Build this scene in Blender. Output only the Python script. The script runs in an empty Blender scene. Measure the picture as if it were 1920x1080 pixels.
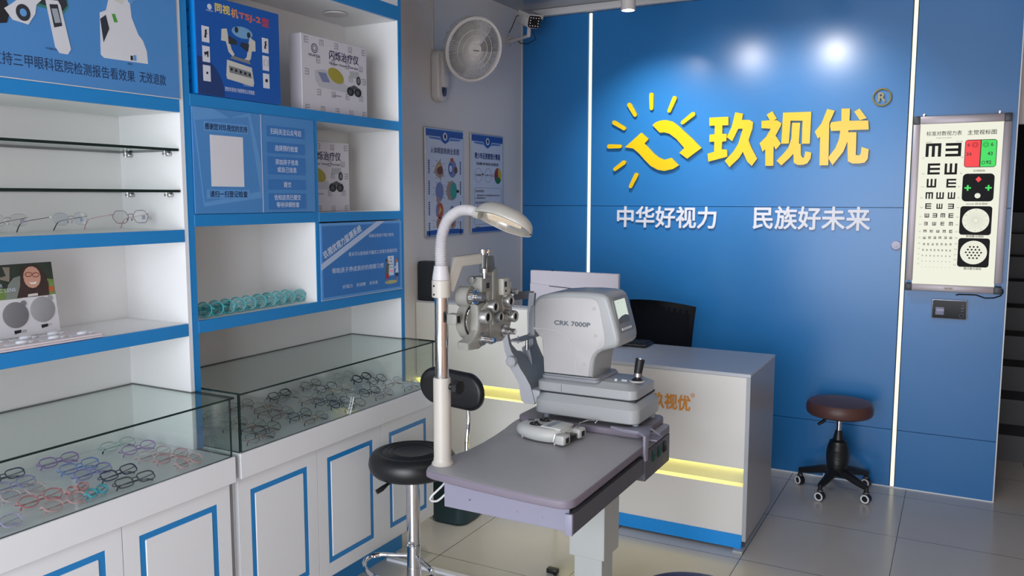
import bpy, bmesh, math, random
from mathutils import Vector, Matrix
PI = math.pi
scene = bpy.context.scene
col = scene.collection

# ------------------------------------------------------------------ camera
CAMF, YAW, PITCH, ROLL = 1559.92, 0.4936, 0.1081, 0.0009
def make_camera():
    cy, sy, cp, sp = math.cos(YAW), math.sin(YAW), math.cos(PITCH), math.sin(PITCH)
    f = Vector((-sy*cp, cy*cp, -sp)); r = Vector((cy, sy, 0)); u = r.cross(f)
    c, s = math.cos(ROLL), math.sin(ROLL)
    r2 = c*r + s*u; u2 = -s*r + c*u
    cam = bpy.data.cameras.new('camera'); ob = bpy.data.objects.new('camera', cam)
    col.objects.link(ob)
    m = Matrix(((r2.x, u2.x, -f.x, 2.5901), (r2.y, u2.y, -f.y, -4.9545), (r2.z, u2.z, -f.z, 1.6013), (0, 0, 0, 1)))
    ob.matrix_world = m
    cam.sensor_width = 36; cam.lens = CAMF/1920*36; cam.clip_start = 0.02
    scene.camera = ob
make_camera()

# ------------------------------------------------------------------ world, exposure
w = bpy.data.worlds.new('sky'); scene.world = w; w.use_nodes = True
bg = w.node_tree.nodes['Background']
bg.inputs['Color'].default_value = (0.93, 0.95, 1.0, 1); bg.inputs['Strength'].default_value = 1.4
scene.view_settings.view_transform = 'Standard'; scene.view_settings.look = 'None'
scene.view_settings.gamma = 1; scene.view_settings.use_curve_mapping = False
scene.view_settings.exposure = 0.0
scene.cycles.use_denoising = True
scene.cycles.max_bounces = 8; scene.cycles.transparent_max_bounces = 24
scene.cycles.caustics_reflective = False; scene.cycles.caustics_refractive = False
scene.cycles.sample_clamp_indirect = 6.0

# ------------------------------------------------------------------ lights of the place
def area(name, loc, direction, sx, sy, power, color):
    l = bpy.data.lights.new(name, 'AREA'); l.shape = 'RECTANGLE'; l.size = sx; l.size_y = sy
    l.energy = power; l.color = color
    o = bpy.data.objects.new(name, l); o.location = loc
    o.rotation_euler = Vector(direction).to_track_quat('-Z', 'Y').to_euler(); col.objects.link(o); return o
# daylight falling through the glazed shop front behind the photographer
area('daylight_front_window', (1.95, -6.95, 1.35), (0, 1, 0.0), 3.0, 2.3, 172, (0.93, 0.965, 1.03))
# added warm fill from overhead, out of view, to lift the dim surfaces
area('ceiling_fill_light', (2.3, -3.5, 2.775), (0, 0, -1), 1.15, 0.55, 9, (1.0, 0.95, 0.88))
def spot(name, loc, target, power, color, size, blend, rad=0.03):
    l = bpy.data.lights.new(name, 'SPOT'); l.energy = power; l.color = color; l.spot_size = size; l.spot_blend = blend
    l.shadow_soft_size = rad
    o = bpy.data.objects.new(name, l); o.location = loc
    o.rotation_euler = (Vector(target)-Vector(loc)).to_track_quat('-Z', 'Y').to_euler(); col.objects.link(o); return o

# ------------------------------------------------------------------ materials
MATS = {}
def mat(name, rgb, rough=0.5, metal=0.0, coat=0.0, noise=0.0, nscale=12, bump=0.0, bscale=200, spec=0.5, emit=None, estr=0.0, alpha=None):
    """rgb given as 0-255 sRGB"""
    if name in MATS: return MATS[name]
    m = bpy.data.materials.new(name); m.use_nodes = True
    nt = m.node_tree; b = nt.nodes['Principled BSDF']
    lin = lambda c: (c/255/12.92 if c/255 <= 0.04045 else ((c/255+0.055)/1.055)**2.4)
    c = tuple(lin(v) for v in rgb)
    tc = nt.nodes.new('ShaderNodeTexCoord')
    n = nt.nodes.new('ShaderNodeTexNoise'); n.inputs['Scale'].default_value = nscale; n.inputs['Detail'].default_value = 4
    nt.links.new(tc.outputs['Object'], n.inputs['Vector'])
    mx = nt.nodes.new('ShaderNodeMix'); mx.data_type = 'RGBA'
    k = noise if noise else 0.02
    mx.inputs['A'].default_value = tuple(v*(1-k) for v in c)+(1,)
    mx.inputs['B'].default_value = tuple(min(1, v*(1+k)) for v in c)+(1,)
    nt.links.new(n.outputs['Fac'], mx.inputs['Factor']); nt.links.new(mx.outputs['Result'], b.inputs['Base Color'])
    b.inputs['Roughness'].default_value = rough; b.inputs['Metallic'].default_value = metal
    b.inputs['Specular IOR Level'].default_value = spec
    if coat: b.inputs['Coat Weight'].default_value = coat; b.inputs['Coat Roughness'].default_value = 0.1
    if bump:
        n2 = nt.nodes.new('ShaderNodeTexNoise'); n2.inputs['Scale'].default_value = bscale
        nt.links.new(tc.outputs['Object'], n2.inputs['Vector'])
        bp = nt.nodes.new('ShaderNodeBump'); bp.inputs['Strength'].default_value = bump; bp.inputs['Distance'].default_value = 0.002
        nt.links.new(n2.outputs['Fac'], bp.inputs['Height']); nt.links.new(bp.outputs['Normal'], b.inputs['Normal'])
    if emit:
        b.inputs['Emission Color'].default_value = tuple(lin(v) for v in emit)+(1,); b.inputs['Emission Strength'].default_value = estr
    MATS[name] = m; return m
def glass_mat(name, tint, gloss=1.0, rough=0.02, base=0.0):
    m = bpy.data.materials.new(name); m.use_nodes = True; nt = m.node_tree; nt.nodes.clear()
    o = nt.nodes.new('ShaderNodeOutputMaterial'); t = nt.nodes.new('ShaderNodeBsdfTransparent'); g = nt.nodes.new('ShaderNodeBsdfGlossy')
    f = nt.nodes.new('ShaderNodeFresnel'); f.inputs['IOR'].default_value = 1.45; x = nt.nodes.new('ShaderNodeMixShader')
    t.inputs['Color'].default_value = tint+(1,); g.inputs['Roughness'].default_value = rough
    ma = nt.nodes.new('ShaderNodeMath'); ma.operation = 'MULTIPLY_ADD'; ma.inputs[1].default_value = gloss; ma.inputs[2].default_value = base
    # the same angle response on both sides of the thin pane
    ge = nt.nodes.new('ShaderNodeNewGeometry'); lw = nt.nodes.new('ShaderNodeLayerWeight'); lw.inputs['Blend'].default_value = 0.12
    nt.links.new(lw.outputs['Facing'], ma.inputs[0])
    pw = nt.nodes.new('ShaderNodeMath'); pw.operation = 'POWER'; pw.inputs[1].default_value = 1.0
    nt.nodes.remove(f); nt.nodes.remove(ge)
    nt.links.new(ma.outputs[0], x.inputs[0]); nt.nodes.remove(pw)
    nt.links.new(t.outputs[0], x.inputs[1]); nt.links.new(g.outputs[0], x.inputs[2]); nt.links.new(x.outputs[0], o.inputs['Surface'])
    MATS[name] = m; return m
def emit_mat(name, rgb, s):
    return mat(name, (0, 0, 0), 0.6, emit=rgb, estr=s)

white = mat('white_laminate', (226, 228, 232), 0.35, noise=0.015)
white_in = mat('white_laminate_inside', (226, 227, 228), 0.4, noise=0.015)
blue = mat('blue_edging', (32, 128, 196), 0.35, noise=0.03)
panel_blue = mat('blue_wall_panel', (38, 110, 172), 0.26, noise=0.03, nscale=3, bump=0.02, bscale=60, spec=0.38)
black = mat('black_plastic', (22, 24, 28), 0.4)
ink = mat('dark_print', (24, 26, 34), 0.6)
chrome = mat('chrome', (225, 225, 228), 0.08, 1.0)
steel = mat('brushed_steel', (190, 190, 192), 0.28, 1.0, noise=0.06, nscale=60)
glass = glass_mat('case_glass', (0.93, 0.965, 0.95), 0.6, base=0.02)
glass_edge = mat('green_glass_edge', (18, 38, 36), 0.15)
clear = glass_mat('clear_lens', (0.985, 0.985, 0.985), 0.6, base=0.03)

# ------------------------------------------------------------------ mesh kit
def frame(o, u, v):
    u = Vector(u).normalized(); v = Vector(v); v = (v-u*v.dot(u)).normalized(); n = u.cross(v)
    o = Vector(o)
    return Matrix(((u.x, v.x, n.x, o.x), (u.y, v.y, n.y, o.y), (u.z, v.z, n.z, o.z), (0, 0, 0, 1)))
def FX(x, y, z): return frame((x, y, z), (0, 1, 0), (0, 0, 1))      # plane facing +x, right = +y
def FY(x, y, z): return frame((x, y, z), (1, 0, 0), (0, 0, 1))      # plane facing -y, right = +x
def FZ(x, y, z): return Matrix.Translation((x, y, z))
class MB:
    def __init__(s): s.bm = bmesh.new(); s.mats = []; s.mi = 0; s.M = Matrix.Identity(4)
    def use(s, m):
        if m not in s.mats: s.mats.append(m)
        s.mi = s.mats.index(m); return s
    def merge(s, t, M=None):
        M = s.M @ (M if M is not None else Matrix.Identity(4))
        vm = {}
        for v in t.verts: vm[v] = s.bm.verts.new(M @ v.co)
        flip = M.determinant() < 0
        for f in t.faces:
            vs = [vm[v] for v in f.verts]
            if flip: vs.reverse()
            try: nf = s.bm.faces.new(vs); nf.material_index = s.mi
            except ValueError: pass
        t.free(); return s
    def box(s, x0, x1, y0, y1, z0, z1, bev=0.0, seg=2, M=None, taper=1.0):
        t = bmesh.new(); bmesh.ops.create_cube(t, size=1)
        for v in t.verts:
            k = taper if v.co.z > 0 else 1
            v.co = Vector(((x0+x1)/2+v.co.x*(x1-x0)*k, (y0+y1)/2+v.co.y*(y1-y0)*k, (z0+z1)/2+v.co.z*(z1-z0)))
        if bev: bmesh.ops.bevel(t, geom=t.edges[:], offset=bev, segments=seg, affect='EDGES', profile=0.5)
        return s.merge(t, M)
    def cyl(s, p0, p1, r0, r1=None, n=24, bev=0.0):
        p0, p1 = Vector(p0), Vector(p1); r1 = r0 if r1 is None else r1
        d = (p1-p0); L = d.length
        prof = [(0, 0), (r0-bev, 0), (r0, bev), (r1, L-bev), (r1-bev, L), (0, L)] if bev else [(0, 0), (r0, 0), (r1, L), (0, L)]
        return s.lathe(prof, p0, d, n)
    def lathe(s, prof, o=(0, 0, 0), axis=(0, 0, 1), n=24, sx=1.0, sy=1.0, ref=None):
        a = Vector(axis).normalized(); ref = Vector(ref) if ref else (Vector((0, 0, 1)) if abs(a.z) < 0.9 else Vector((1, 0, 0)))
        u = ref.cross(a).normalized(); v = a.cross(u); o = Vector(o)
        t = bmesh.new(); rings = []
        for r, z in prof:
            if r < 1e-6: rings.append([t.verts.new(o+a*z)])
            else: rings.append([t.verts.new(o+a*z+u*(r*sx*math.cos(2*PI*k/n))+v*(r*sy*math.sin(2*PI*k/n))) for k in range(n)])
        for A, B in zip(rings, rings[1:]):
            for k in range(n):
                q = [A[k % len(A)], A[(k+1) % n % len(A)], B[(k+1) % n % len(B)], B[k % len(B)]]
                q2 = []
                for x in q:
                    if x not in q2: q2.append(x)
                if len(q2) > 2:
                    try: t.faces.new(q2)
                    except ValueError: pass
        bmesh.ops.recalc_face_normals(t, faces=t.faces[:])
        return s.merge(t)
    def tube(s, pts, r, n=8, closed=False, ry=None, cap=True):
        pts = [Vector(p) for p in pts]; N = len(pts); t = bmesh.new(); rings = []
        rr = r if isinstance(r, (list, tuple)) else [r]*N
        d0 = (pts[1]-pts[0]).normalized(); up = Vector((0, 0, 1)) if abs(d0.z) < 0.9 else Vector((1, 0, 0))
        for i, p in enumerate(pts):
            if closed: d = (pts[(i+1) % N]-pts[i-1]).normalized()
            else: d = (pts[min(i+1, N-1)]-pts[max(i-1, 0)]).normalized()
            u = up.cross(d); 
            if u.length < 1e-5: u = Vector((1, 0, 0)).cross(d)
            u.normalize(); v = d.cross(u).normalized(); up = v
            b = ry if ry else rr[i]
            rings.append([t.verts.new(p+u*(rr[i]*math.cos(2*PI*k/n))+v*(b*math.sin(2*PI*k/n))) for k in range(n)])
        for i in range(N if closed else N-1):
            A, B = rings[i], rings[(i+1) % N]
            for k in range(n): t.faces.new([A[k], A[(k+1) % n], B[(k+1) % n], B[k]])
        if cap and not closed: t.faces.new(rings[0][::-1]); t.faces.new(rings[-1])
        bmesh.ops.recalc_face_normals(t, faces=t.faces[:])
        return s.merge(t)
    def prism(s, poly, depth, M, bev=0.0, seg=2, both=True):
        """polygon in the plane of M, extruded along its normal by depth"""
        t = bmesh.new()
        vs = [t.verts.new((x, y, 0)) for x, y in poly]; f = t.faces.new(vs); f.normal_update()
        if f.normal.z < 0: f.normal_flip()
        if depth:
            r = bmesh.ops.extrude_face_region(t, geom=[f]); nv = [g for g in r['geom'] if isinstance(g, bmesh.types.BMVert)]
            for v in nv: v.co.z += depth
            bmesh.ops.recalc_face_normals(t, faces=t.faces[:])
            if bev:
                ed = [e for e in t.edges if abs(e.verts[0].co.z-e.verts[1].co.z) < 1e-7 and (both or e.verts[0].co.z > depth*0.5)]
                bmesh.ops.bevel(t, geom=ed, offset=bev, segments=seg, affect='EDGES', profile=0.5)
        return s.merge(t, M)
    def torus(s, c, axis, R, r, n=32, m=8, sx=1.0, sy=1.0):
        a = Vector(axis).normalized(); ref = Vector((0, 0, 1)) if abs(a.z) < 0.9 else Vector((1, 0, 0))
        u = ref.cross(a).normalized(); v = a.cross(u); c = Vector(c)
        return s.tube([c+u*(R*sx*math.cos(2*PI*k/n))+v*(R*sy*math.sin(2*PI*k/n)) for k in range(n)], r, m, closed=True)
    def ball(s, c, rx, ry=None, rz=None, n=20, M=None):
        t = bmesh.new(); bmesh.ops.create_uvsphere(t, u_segments=n, v_segments=n//2+2, radius=1)
        for v in t.verts: v.co = Vector((v.co.x*rx, v.co.y*(ry or rx), v.co.z*(rz or rx)))
        return s.merge(t, Matrix.Translation(c) @ (M or Matrix.Identity(4)))
    def text(s, body, M, w=None, h=None, depth=0.0, bold=0.0, align='L', shear=0.0, sp=1.0, line=1.0):
        """lettering in the plane of M; anchored at its lower left (L) or centre (C); scaled into w x h"""
        c = bpy.data.curves.new('t', 'FONT'); c.body = body; c.size = 1; c.shear = shear
        c.space_character = sp; c.space_line = line; c.resolution_u = 3
        if align == 'C': c.align_x = 'CENTER'
        o = bpy.data.objects.new('t', c); me = bpy.data.meshes.new_from_object(o)
        bpy.data.objects.remove(o); bpy.data.curves.remove(c)
        t = bmesh.new(); t.from_mesh(me); bpy.data.meshes.remove(me)
        if not t.verts: t.free(); return s
        xs = [v.co.x for v in t.verts]; ys = [v.co.y for v in t.verts]
        x0, x1, y0, y1 = min(xs), max(xs), min(ys), max(ys)
        kx = w/(x1-x0) if w else None; ky = h/(y1-y0) if h else None
        kx = kx or ky; ky = ky or kx
        ox, oy = (x0, y0) if align == 'L' else ((x0+x1)/2, (y0+y1)/2)
        for v in t.verts: v.co = Vector(((v.co.x-ox)*kx, (v.co.y-oy)*ky, 0))
        for f in t.faces:
            f.normal_update()
            if f.normal.z < 0: f.normal_flip()
        if bold:                                   # heavier strokes: the glyphs laid over themselves with small shifts
            b = bold*0.9*ky; base = bmesh.new(); tmp = bpy.data.meshes.new('t'); t.to_mesh(tmp)
            for q, (dx, dy) in enumerate(((-b, 0), (b, 0), (0, -b), (0, b), (-b*.7, -b*.7), (b*.7, b*.7), (-b*.7, b*.7), (b*.7, -b*.7))):
                if h and h < 0.03 and q > 3: break
                n0 = len(base.verts); base.from_mesh(tmp); base.verts.ensure_lookup_table()
                for v in base.verts[n0:]: v.co.x += dx; v.co.y += dy; v.co.z += 0.00004*q
            bpy.data.meshes.remove(tmp); t.free(); t = base
        if depth:
            bmesh.ops.remove_doubles(t, verts=t.verts[:], dist=1e-6)
            r = bmesh.ops.extrude_face_region(t, geom=t.faces[:])
            for g in r['geom']:
                if isinstance(g, bmesh.types.BMVert): g.co.z += depth
            bmesh.ops.recalc_face_normals(t, faces=t.faces[:])
        return s.merge(t, M)
def link(o, parent=None):
    col.objects.link(o)
    if parent: o.parent = parent
def build(name, mb, m=None, parent=None, smooth=35, label=None, local=False):
    """one mesh object; world coordinates are re-based on the parent's (or its own) base point"""
    me = bpy.data.meshes.new(name)
    if mb.mats: mats = mb.mats
    else: mats = [m]
    if m is not None and mb.mats == []: mats = [m]
    bm = mb.bm
    if parent is not None and not local:
        L = WORLD[parent.name]
        bmesh.ops.transform(bm, matrix=L.inverted(), verts=bm.verts[:])
    o = bpy.data.objects.new(name, me)
    if parent is None and not local:
        co = [v.co for v in bm.verts]
        b = Vector(((min(c.x for c in co)+max(c.x for c in co))/2, (min(c.y for c in co)+max(c.y for c in co))/2, min(c.z for c in co)))
        bmesh.ops.translate(bm, verts=bm.verts[:], vec=-b); o.location = b
    bm.to_mesh(me); bm.free()
    for x in mats: me.materials.append(x)
    if smooth:
        me.polygons.foreach_set('use_smooth', [True]*len(me.polygons)); me.set_sharp_from_angle(angle=math.radians(smooth))
    link(o, parent)
    WORLD[o.name] = (WORLD[parent.name] if parent is not None else Matrix.Translation(o.location))
    if label: o['label'] = label
    return o
WORLD = {}
def thing(name, label, cat, loc, rz=0.0, group=None):
    o = bpy.data.objects.new(name, None); o.empty_display_size = 0.05; col.objects.link(o)
    o.location = loc; o.rotation_euler = (0, 0, rz)
    WORLD[o.name] = Matrix.Translation(loc) @ Matrix.Rotation(rz, 4, 'Z')
    o['label'] = label; o['category'] = cat
    if group: o['group'] = group
    return o
def tag(o, label, cat, group=None, kind=None):
    o['label'] = label; o['category'] = cat
    if group: o['group'] = group
    if kind: o['kind'] = kind
    return o
def struct(name, mb, m=None, parent=None, smooth=35):
    o = build(name, mb, m, parent, smooth)
    if parent is None: o['kind'] = 'structure'
    return o
def copy_tree(o, parent=None):
    c = o.copy(); col.objects.link(c)
    if parent: c.parent = parent
    for ch in o.children: copy_tree(ch, c)
    return c
def one(name, f, m, parent=None, **k):
    mb = MB(); f(mb); return build(name, mb, m, parent, **k)
def pane(mb, x0, x1, y0, y1, z0, z1, edge=None):
    """sheet of glass: its two wide faces clear, its cut edges dark green"""
    d = [x1-x0, y1-y0, z1-z0]; ax = d.index(min(d))
    t = bmesh.new(); bmesh.ops.create_cube(t, size=1)
    for v in t.verts: v.co = Vector(((x0+x1)/2+v.co.x*d[0], (y0+y1)/2+v.co.y*d[1], (z0+z1)/2+v.co.z*d[2]))
    for wide in (True, False):
        mb.use(glass if wide else (edge or glass_edge))
        for f in t.faces:
            f.normal_update()
            if (abs(f.normal[ax]) > 0.9) == wide:
                nf = mb.bm.faces.new([mb.bm.verts.new(v.co) for v in f.verts]); nf.material_index = mb.mi
    t.free()
# ------------------------------------------------------------------ the room
def floor_material():
    m = mat('floor_tiles', (200, 196, 190), 0.22, noise=0.05, nscale=5)
    nt = m.node_tree; b = nt.nodes['Principled BSDF']
    ge = nt.nodes.new('ShaderNodeNewGeometry'); sx = nt.nodes.new('ShaderNodeSeparateXYZ'); nt.links.new(ge.outputs['Position'], sx.inputs[0])
    def line(sock, off):
        a = nt.nodes.new('ShaderNodeMath'); a.operation = 'ADD'; a.inputs[1].default_value = off
        p = nt.nodes.new('ShaderNodeMath'); p.operation = 'PINGPONG'; p.inputs[1].default_value = 0.3
        l = nt.nodes.new('ShaderNodeMath'); l.operation = 'LESS_THAN'; l.inputs[1].default_value = 0.0016
        nt.links.new(sock, a.inputs[0]); nt.links.new(a.outputs[0], p.inputs[0]); nt.links.new(p.outputs[0], l.inputs[0]); return l.outputs[0]
    A = line(sx.outputs['X'], 6.0); B = line(sx.outputs['Y'], 12.14)
    mx = nt.nodes.new('ShaderNodeMath'); mx.operation = 'MAXIMUM'; nt.links.new(A, mx.inputs[0]); nt.links.new(B, mx.inputs[1])
    old = b.inputs['Base Color'].links[0].from_socket
    mix = nt.nodes.new('ShaderNodeMix'); mix.data_type = 'RGBA'; mix.inputs['B'].default_value = (0.03, 0.03, 0.03, 1)
    nt.links.new(mx.outputs[0], mix.inputs['Factor']); nt.links.new(old, mix.inputs['A']); nt.links.new(mix.outputs['Result'], b.inputs['Base Color'])
    return m
grey_wall = mat('grey_painted_wall', (222, 220, 218), 0.6, noise=0.02, nscale=4)
off_wall = mat('warm_beige_wall', (194, 164, 142), 0.7, noise=0.02)
trim_white = mat('white_trim', (205, 203, 203), 0.5)
m = MB(); m.box(-0.1, 4.6, -7.1, 3.2, -0.1, 0); struct('floor', m, floor_material(), smooth=0)
m = MB(); m.box(-0.1, 4.6, -7.1, 0.0, 2.80, 2.9); struct('ceiling', m, mat('ceiling_board', (150, 152, 158), 0.10, noise=0.02), smooth=0)
m = MB(); m.box(-0.1, 0.0, -7.1, 0.1, 0, 2.80); struct('wall_left', m, grey_wall, smooth=0)
m = MB(); m.box(4.5, 4.6, -7.1, 3.2, 0, 2.9); struct('wall_right', m, off_wall, smooth=0)
# the blue feature wall: boards with hairline joints and two slots for the light strips
S1, S2, G = 1.55, 0.327, 0.0015
bw = MB(); bw.use(panel_blue)
for x0, x1 in ((0.0, 0.466), (0.495, 2.312), (2.341, 2.812)):
    for z0, z1 in ((0.006, S2-G), (S2+G, S1-G), (S1+G, 2.755)): bw.box(x0, x1, 0.0, 0.02, z0, z1)
bw.use(mat('dark_joint', (20, 34, 60), 0.8)); bw.box(0, 2.812, 0.021, 0.10, 0, 2.80)
struct('wall_back', bw, smooth=0)
m = MB(); m.box(0.0, 2.815, -0.045, 0.0, 2.755, 2.80, 0.008); m.box(-0.0, 0.006, -0.012, -0.0005, 0.0, 2.755); struct('trim_1', m, trim_white)
m = MB(); m.box(2.813, 2.819, -0.003, 0.10, 0, 2.755); m.box(0.0, 2.813, -0.004, 0.0, 0.0, 0.006); struct('trim_2', m, mat('white_edge_strip', (215, 220, 228), 0.4))
led = emit_mat('led_white', (250, 247, 220), 1.25)
for i, (x, lab) in enumerate(((0.4805, 'thin vertical light strip in the blue wall near the left corner'), (2.3265, 'thin vertical light strip in the blue wall beside the eye chart'))):
    m = MB(); m.box(x-0.0095, x+0.0095, 0.004, 0.018, 0.004, 2.752, 0.003); o = build('light_strip', m, led); tag(o, lab, 'light')
m = MB(); m.box(1.70, 2.90, -3.80, -3.20, 2.778, 2.799, 0.003); tag(build('ceiling_fill_panel', m, trim_white), 'flat white fill light panel added on the ceiling, out of view', 'light')  # unseen panel added as a body for the overhead fill
# stairwell behind the right end of the blue wall
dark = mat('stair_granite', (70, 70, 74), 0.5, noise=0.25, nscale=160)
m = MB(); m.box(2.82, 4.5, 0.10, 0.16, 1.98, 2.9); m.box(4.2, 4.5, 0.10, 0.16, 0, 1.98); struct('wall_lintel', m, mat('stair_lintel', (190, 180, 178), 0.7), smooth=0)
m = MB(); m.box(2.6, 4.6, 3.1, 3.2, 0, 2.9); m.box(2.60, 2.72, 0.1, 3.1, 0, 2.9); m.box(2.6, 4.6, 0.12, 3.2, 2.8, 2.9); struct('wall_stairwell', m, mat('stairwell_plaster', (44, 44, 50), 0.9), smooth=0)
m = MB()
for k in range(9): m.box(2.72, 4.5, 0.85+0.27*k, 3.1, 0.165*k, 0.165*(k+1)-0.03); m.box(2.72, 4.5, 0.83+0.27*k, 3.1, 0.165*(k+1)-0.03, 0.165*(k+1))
struct('stair_steps', m, dark, smooth=0)  # the granite steps climbing the stairwell
# glazed shop front behind the camera
fr = mat('dark_window_frame', (70, 74, 80), 0.4)
m = MB(); m.box(-0.1, 0.3, -7.1, -7.0, 0, 2.9); m.box(3.5, 4.6, -7.1, -7.0, 0, 2.9); m.box(0.3, 3.5, -7.1, -7.0, 2.6, 2.9); struct('wall_front', m, off_wall, smooth=0)
win = struct('window_1', (lambda q: (q.box(0.3, 3.5, -7.07, -7.03, 0, 0.08), q.box(0.3, 3.5, -7.07, -7.03, 2.52, 2.6), [q.box(x, x+0.06, -7.07, -7.03, 0.08, 2.52) for x in (0.3, 1.35, 2.40, 3.44)], q)[-1])(MB()), fr, smooth=0)
m = MB(); pane(m, 0.36, 3.44, -7.055, -7.045, 0.08, 2.52); build('pane', m, None, win, smooth=0)
# ------------------------------------------------------------------ shelving on the left wall
FXX, BX = 0.434, 0.150      # front plane and back board of the upper units
def shelf_unit(y0, y1, label, spec):
    t = thing('shelf_unit', label, 'shelving', (0.29, (y0+y1)/2, 0.785))
    m = MB(); m.box(0.002, BX, y0, y1, 0.7855, 2.79); m.box(0.002, 0.13, y0, y1, 0.7855, 2.79); build('back_panel', m, white_in, t, smooth=0)
    return t
T_ = 0.0185
# right-hand unit: y from -3.112 to -1.952
uR = thing('shelf_unit', 'white wall shelving unit with blue edging standing nearest the grey wall', 'shelving', (0.29, -2.53, 0.787))
def up(name, y0, y1, z0, z1, parent, x0=0.002, band=None):
    m = MB(); m.use(white_in).box(x0, FXX-0.004, y0, y1, z0, z1); m.use(blue).box(FXX-0.004, FXX, y0, y1, z0, z1); return build(name, m, None, parent, smooth=0)
one('back_panel', lambda m: m.box(0.002, BX, -3.088, -1.974, 0.7855, 2.79), white_in, uR, smooth=0)
up('side_panel', -1.974, -1.953, 0.7855, 2.79, uR)
up('side_panel', -3.109, -3.088, 0.7855, 2.79, uR)
def shelf(parent, y0, y1, zt, zb, label=None):
    m = MB(); m.use(white_in).box(BX, FXX-0.012, y0, y1, zb, zt, 0); m.use(blue).box(FXX-0.012, FXX+0.001, y0, y1, zb, zt, 0.001); return build('shelf', m, None, parent, smooth=0)
shelf(uR, -3.088, -1.974, 1.927, 1.888)
shelf(uR, -3.088, -2.519, 1.547, 1.508)
shelf(uR, -2.501, -1.974, 1.544, 1.508)
shelf(uR, -3.088, -1.974, 1.203, 1.163)
m = MB(); m.use(white_in).box(BX, FXX-0.012, -3.088, -1.974, 2.35, 2.37); m.use(blue).box(FXX-0.012, FXX, -3.088, -1.974, 2.352, 2.41); m.use(white).box(FXX-0.012, FXX-0.002, -3.088, -1.974, 2.41, 2.79)
build('header', m, None, uR, smooth=0)
m = MB(); m.use(white_in).box(BX, FXX-0.004, -2.519, -2.501, 1.203, 1.888); m.use(blue).box(FXX-0.004, FXX, -2.519, -2.501, 1.203, 1.888); build('divider', m, None, uR, smooth=0)
dl = MB(); dl.use(trim_white).lathe([(0.0, 0.0), (0.03, 0.0), (0.034, 0.006), (0.048, 0.003), (0.05, 0.0085), (0.0, 0.0085)], (0.30, -2.22, 2.35), (0, 0, -1), 32)
tag(build('recessed_downlight', dl), 'small round silver downlight set in the roof of the top shelf bay', 'light')
# left-hand unit
uL = thing('shelf_unit', 'white shelving unit at the left with glass shelves and a printed header', 'shelving', (0.29, -3.9, 0.787))
YL = -4.75
one('back_panel', lambda m: m.box(0.002, BX-0.005, YL, -3.128, 0.7855, 2.79), white_in, uL, smooth=0)
m = MB(); m.use(white_in).box(0.002, FXX-0.004, -3.128, -3.110, 0.7855, 2.79); m.use(blue).box(FXX-0.004, FXX, -3.1135, -3.110, 0.7855, 2.79); m.use(white).box(FXX-0.004, FXX-0.0005, -3.128, -3.1135, 0.7855, 2.79); build('side_panel', m, None, uL, smooth=0)
up('side_panel', YL-0.018, YL, 0.7855, 2.79, uL)
shelf(uL, YL, -3.129, 1.904, 1.864); shelf(uL, YL, -3.129, 1.500, 1.461); shelf(uL, YL, -3.129, 1.200, 1.160)
one('header', lambda m: m.box(FXX-0.02, FXX-0.004, YL, -3.129, 1.904, 2.79), blue, uL, smooth=0)
for zt in (1.753, 1.625):
    m = MB(); pane(m, BX+0.0, 0.425, YL+0.003, -3.131, zt-0.008, zt); g = build('glass_shelf', m, None, uL, smooth=0)
    for x in (0.20, 0.385):
        q = MB(); q.lathe([(0, 0), (0.007, 0), (0.007, 0.012), (0.004, 0.014), (0.004, 0.026), (0.0, 0.026)], (x, -3.131, zt-0.016), (0, -1, 0), 16); q.cyl((x, -3.150, zt-0.022), (x, -3.150, zt-0.0085), 0.0055, n=12)
        build('shelf_pin', q, steel, g)
# ------------------------------------------------------------------ base cabinets
def base_cabinet(y0, y1, doors, label, xf, slab_x):
    t = thing('base_cabinet', label, 'cabinet', (0.3, (y0+y1)/2, 0))
    one('carcass', lambda m: m.box(0.004, xf-0.02, y0, y1, 0.192, 0.700), white, t, smooth=0)
    m = MB(); m.box(0.004, 0.405, y0+0.002, y1-0.002, 0.0, 0.192); build('plinth', m, blue, t, smooth=0)
    n = len(doors)-1
    for a, b in zip(doors, doors[1:]):
        d = MB(); M = FX(xf-0.019, 0, 0)
        g = 0.0015; a2, b2 = a+g, b-g; z0, z1 = 0.190, 0.700
        st = 0.052; cc = 0.0
        d.box(xf-0.019, xf-0.008, a2, b2, z0, z1)                                  # the leaf with a routed field
        for (p, q, r, s_) in ((a2, a2+st, z0, z1), (b2-st, b2, z0, z1), (a2+st, b2-st, z0, z0+st), (a2+st, b2-st, z1-st, z1)):
            d.box(xf-0.008, xf, p, q, r, s_)
        door = build('door', d, white, t, smooth=0)
        tr = MB(); w_ = 0.019; ya, yb, za, zb = a2+st, b2-st, z0+st, z1-st
        for (p, q, r, s_) in ((ya, ya+w_, za, zb), (yb-w_, yb, za, zb), (ya+w_, yb-w_, za, za+w_), (ya+w_, yb-w_, zb-w_, zb)):
            tr.box(xf-0.0075, xf-0.001, p, q, r, s_)
        build('door_moulding', tr, blue, door, smooth=0)
        fp = MB(); fp.box(xf-0.0078, xf+0.001, ya+w_, yb-w_, za+w_, zb-w_, 0.003, 1); build('raised_field', fp, white, door, smooth=0)
    return t
base_cabinet(-3.088, -1.955, (-3.085, -2.708, -2.331, -1.956), 'white base cabinet with blue trimmed doors beside the black stool', 0.580, 0.6)
base_cabinet(YL, -3.110, (-4.68, -4.29, -3.90, -3.513, -3.125), 'white base cabinet with blue trimmed doors at the lower left', 0.588, 0.6)
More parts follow.
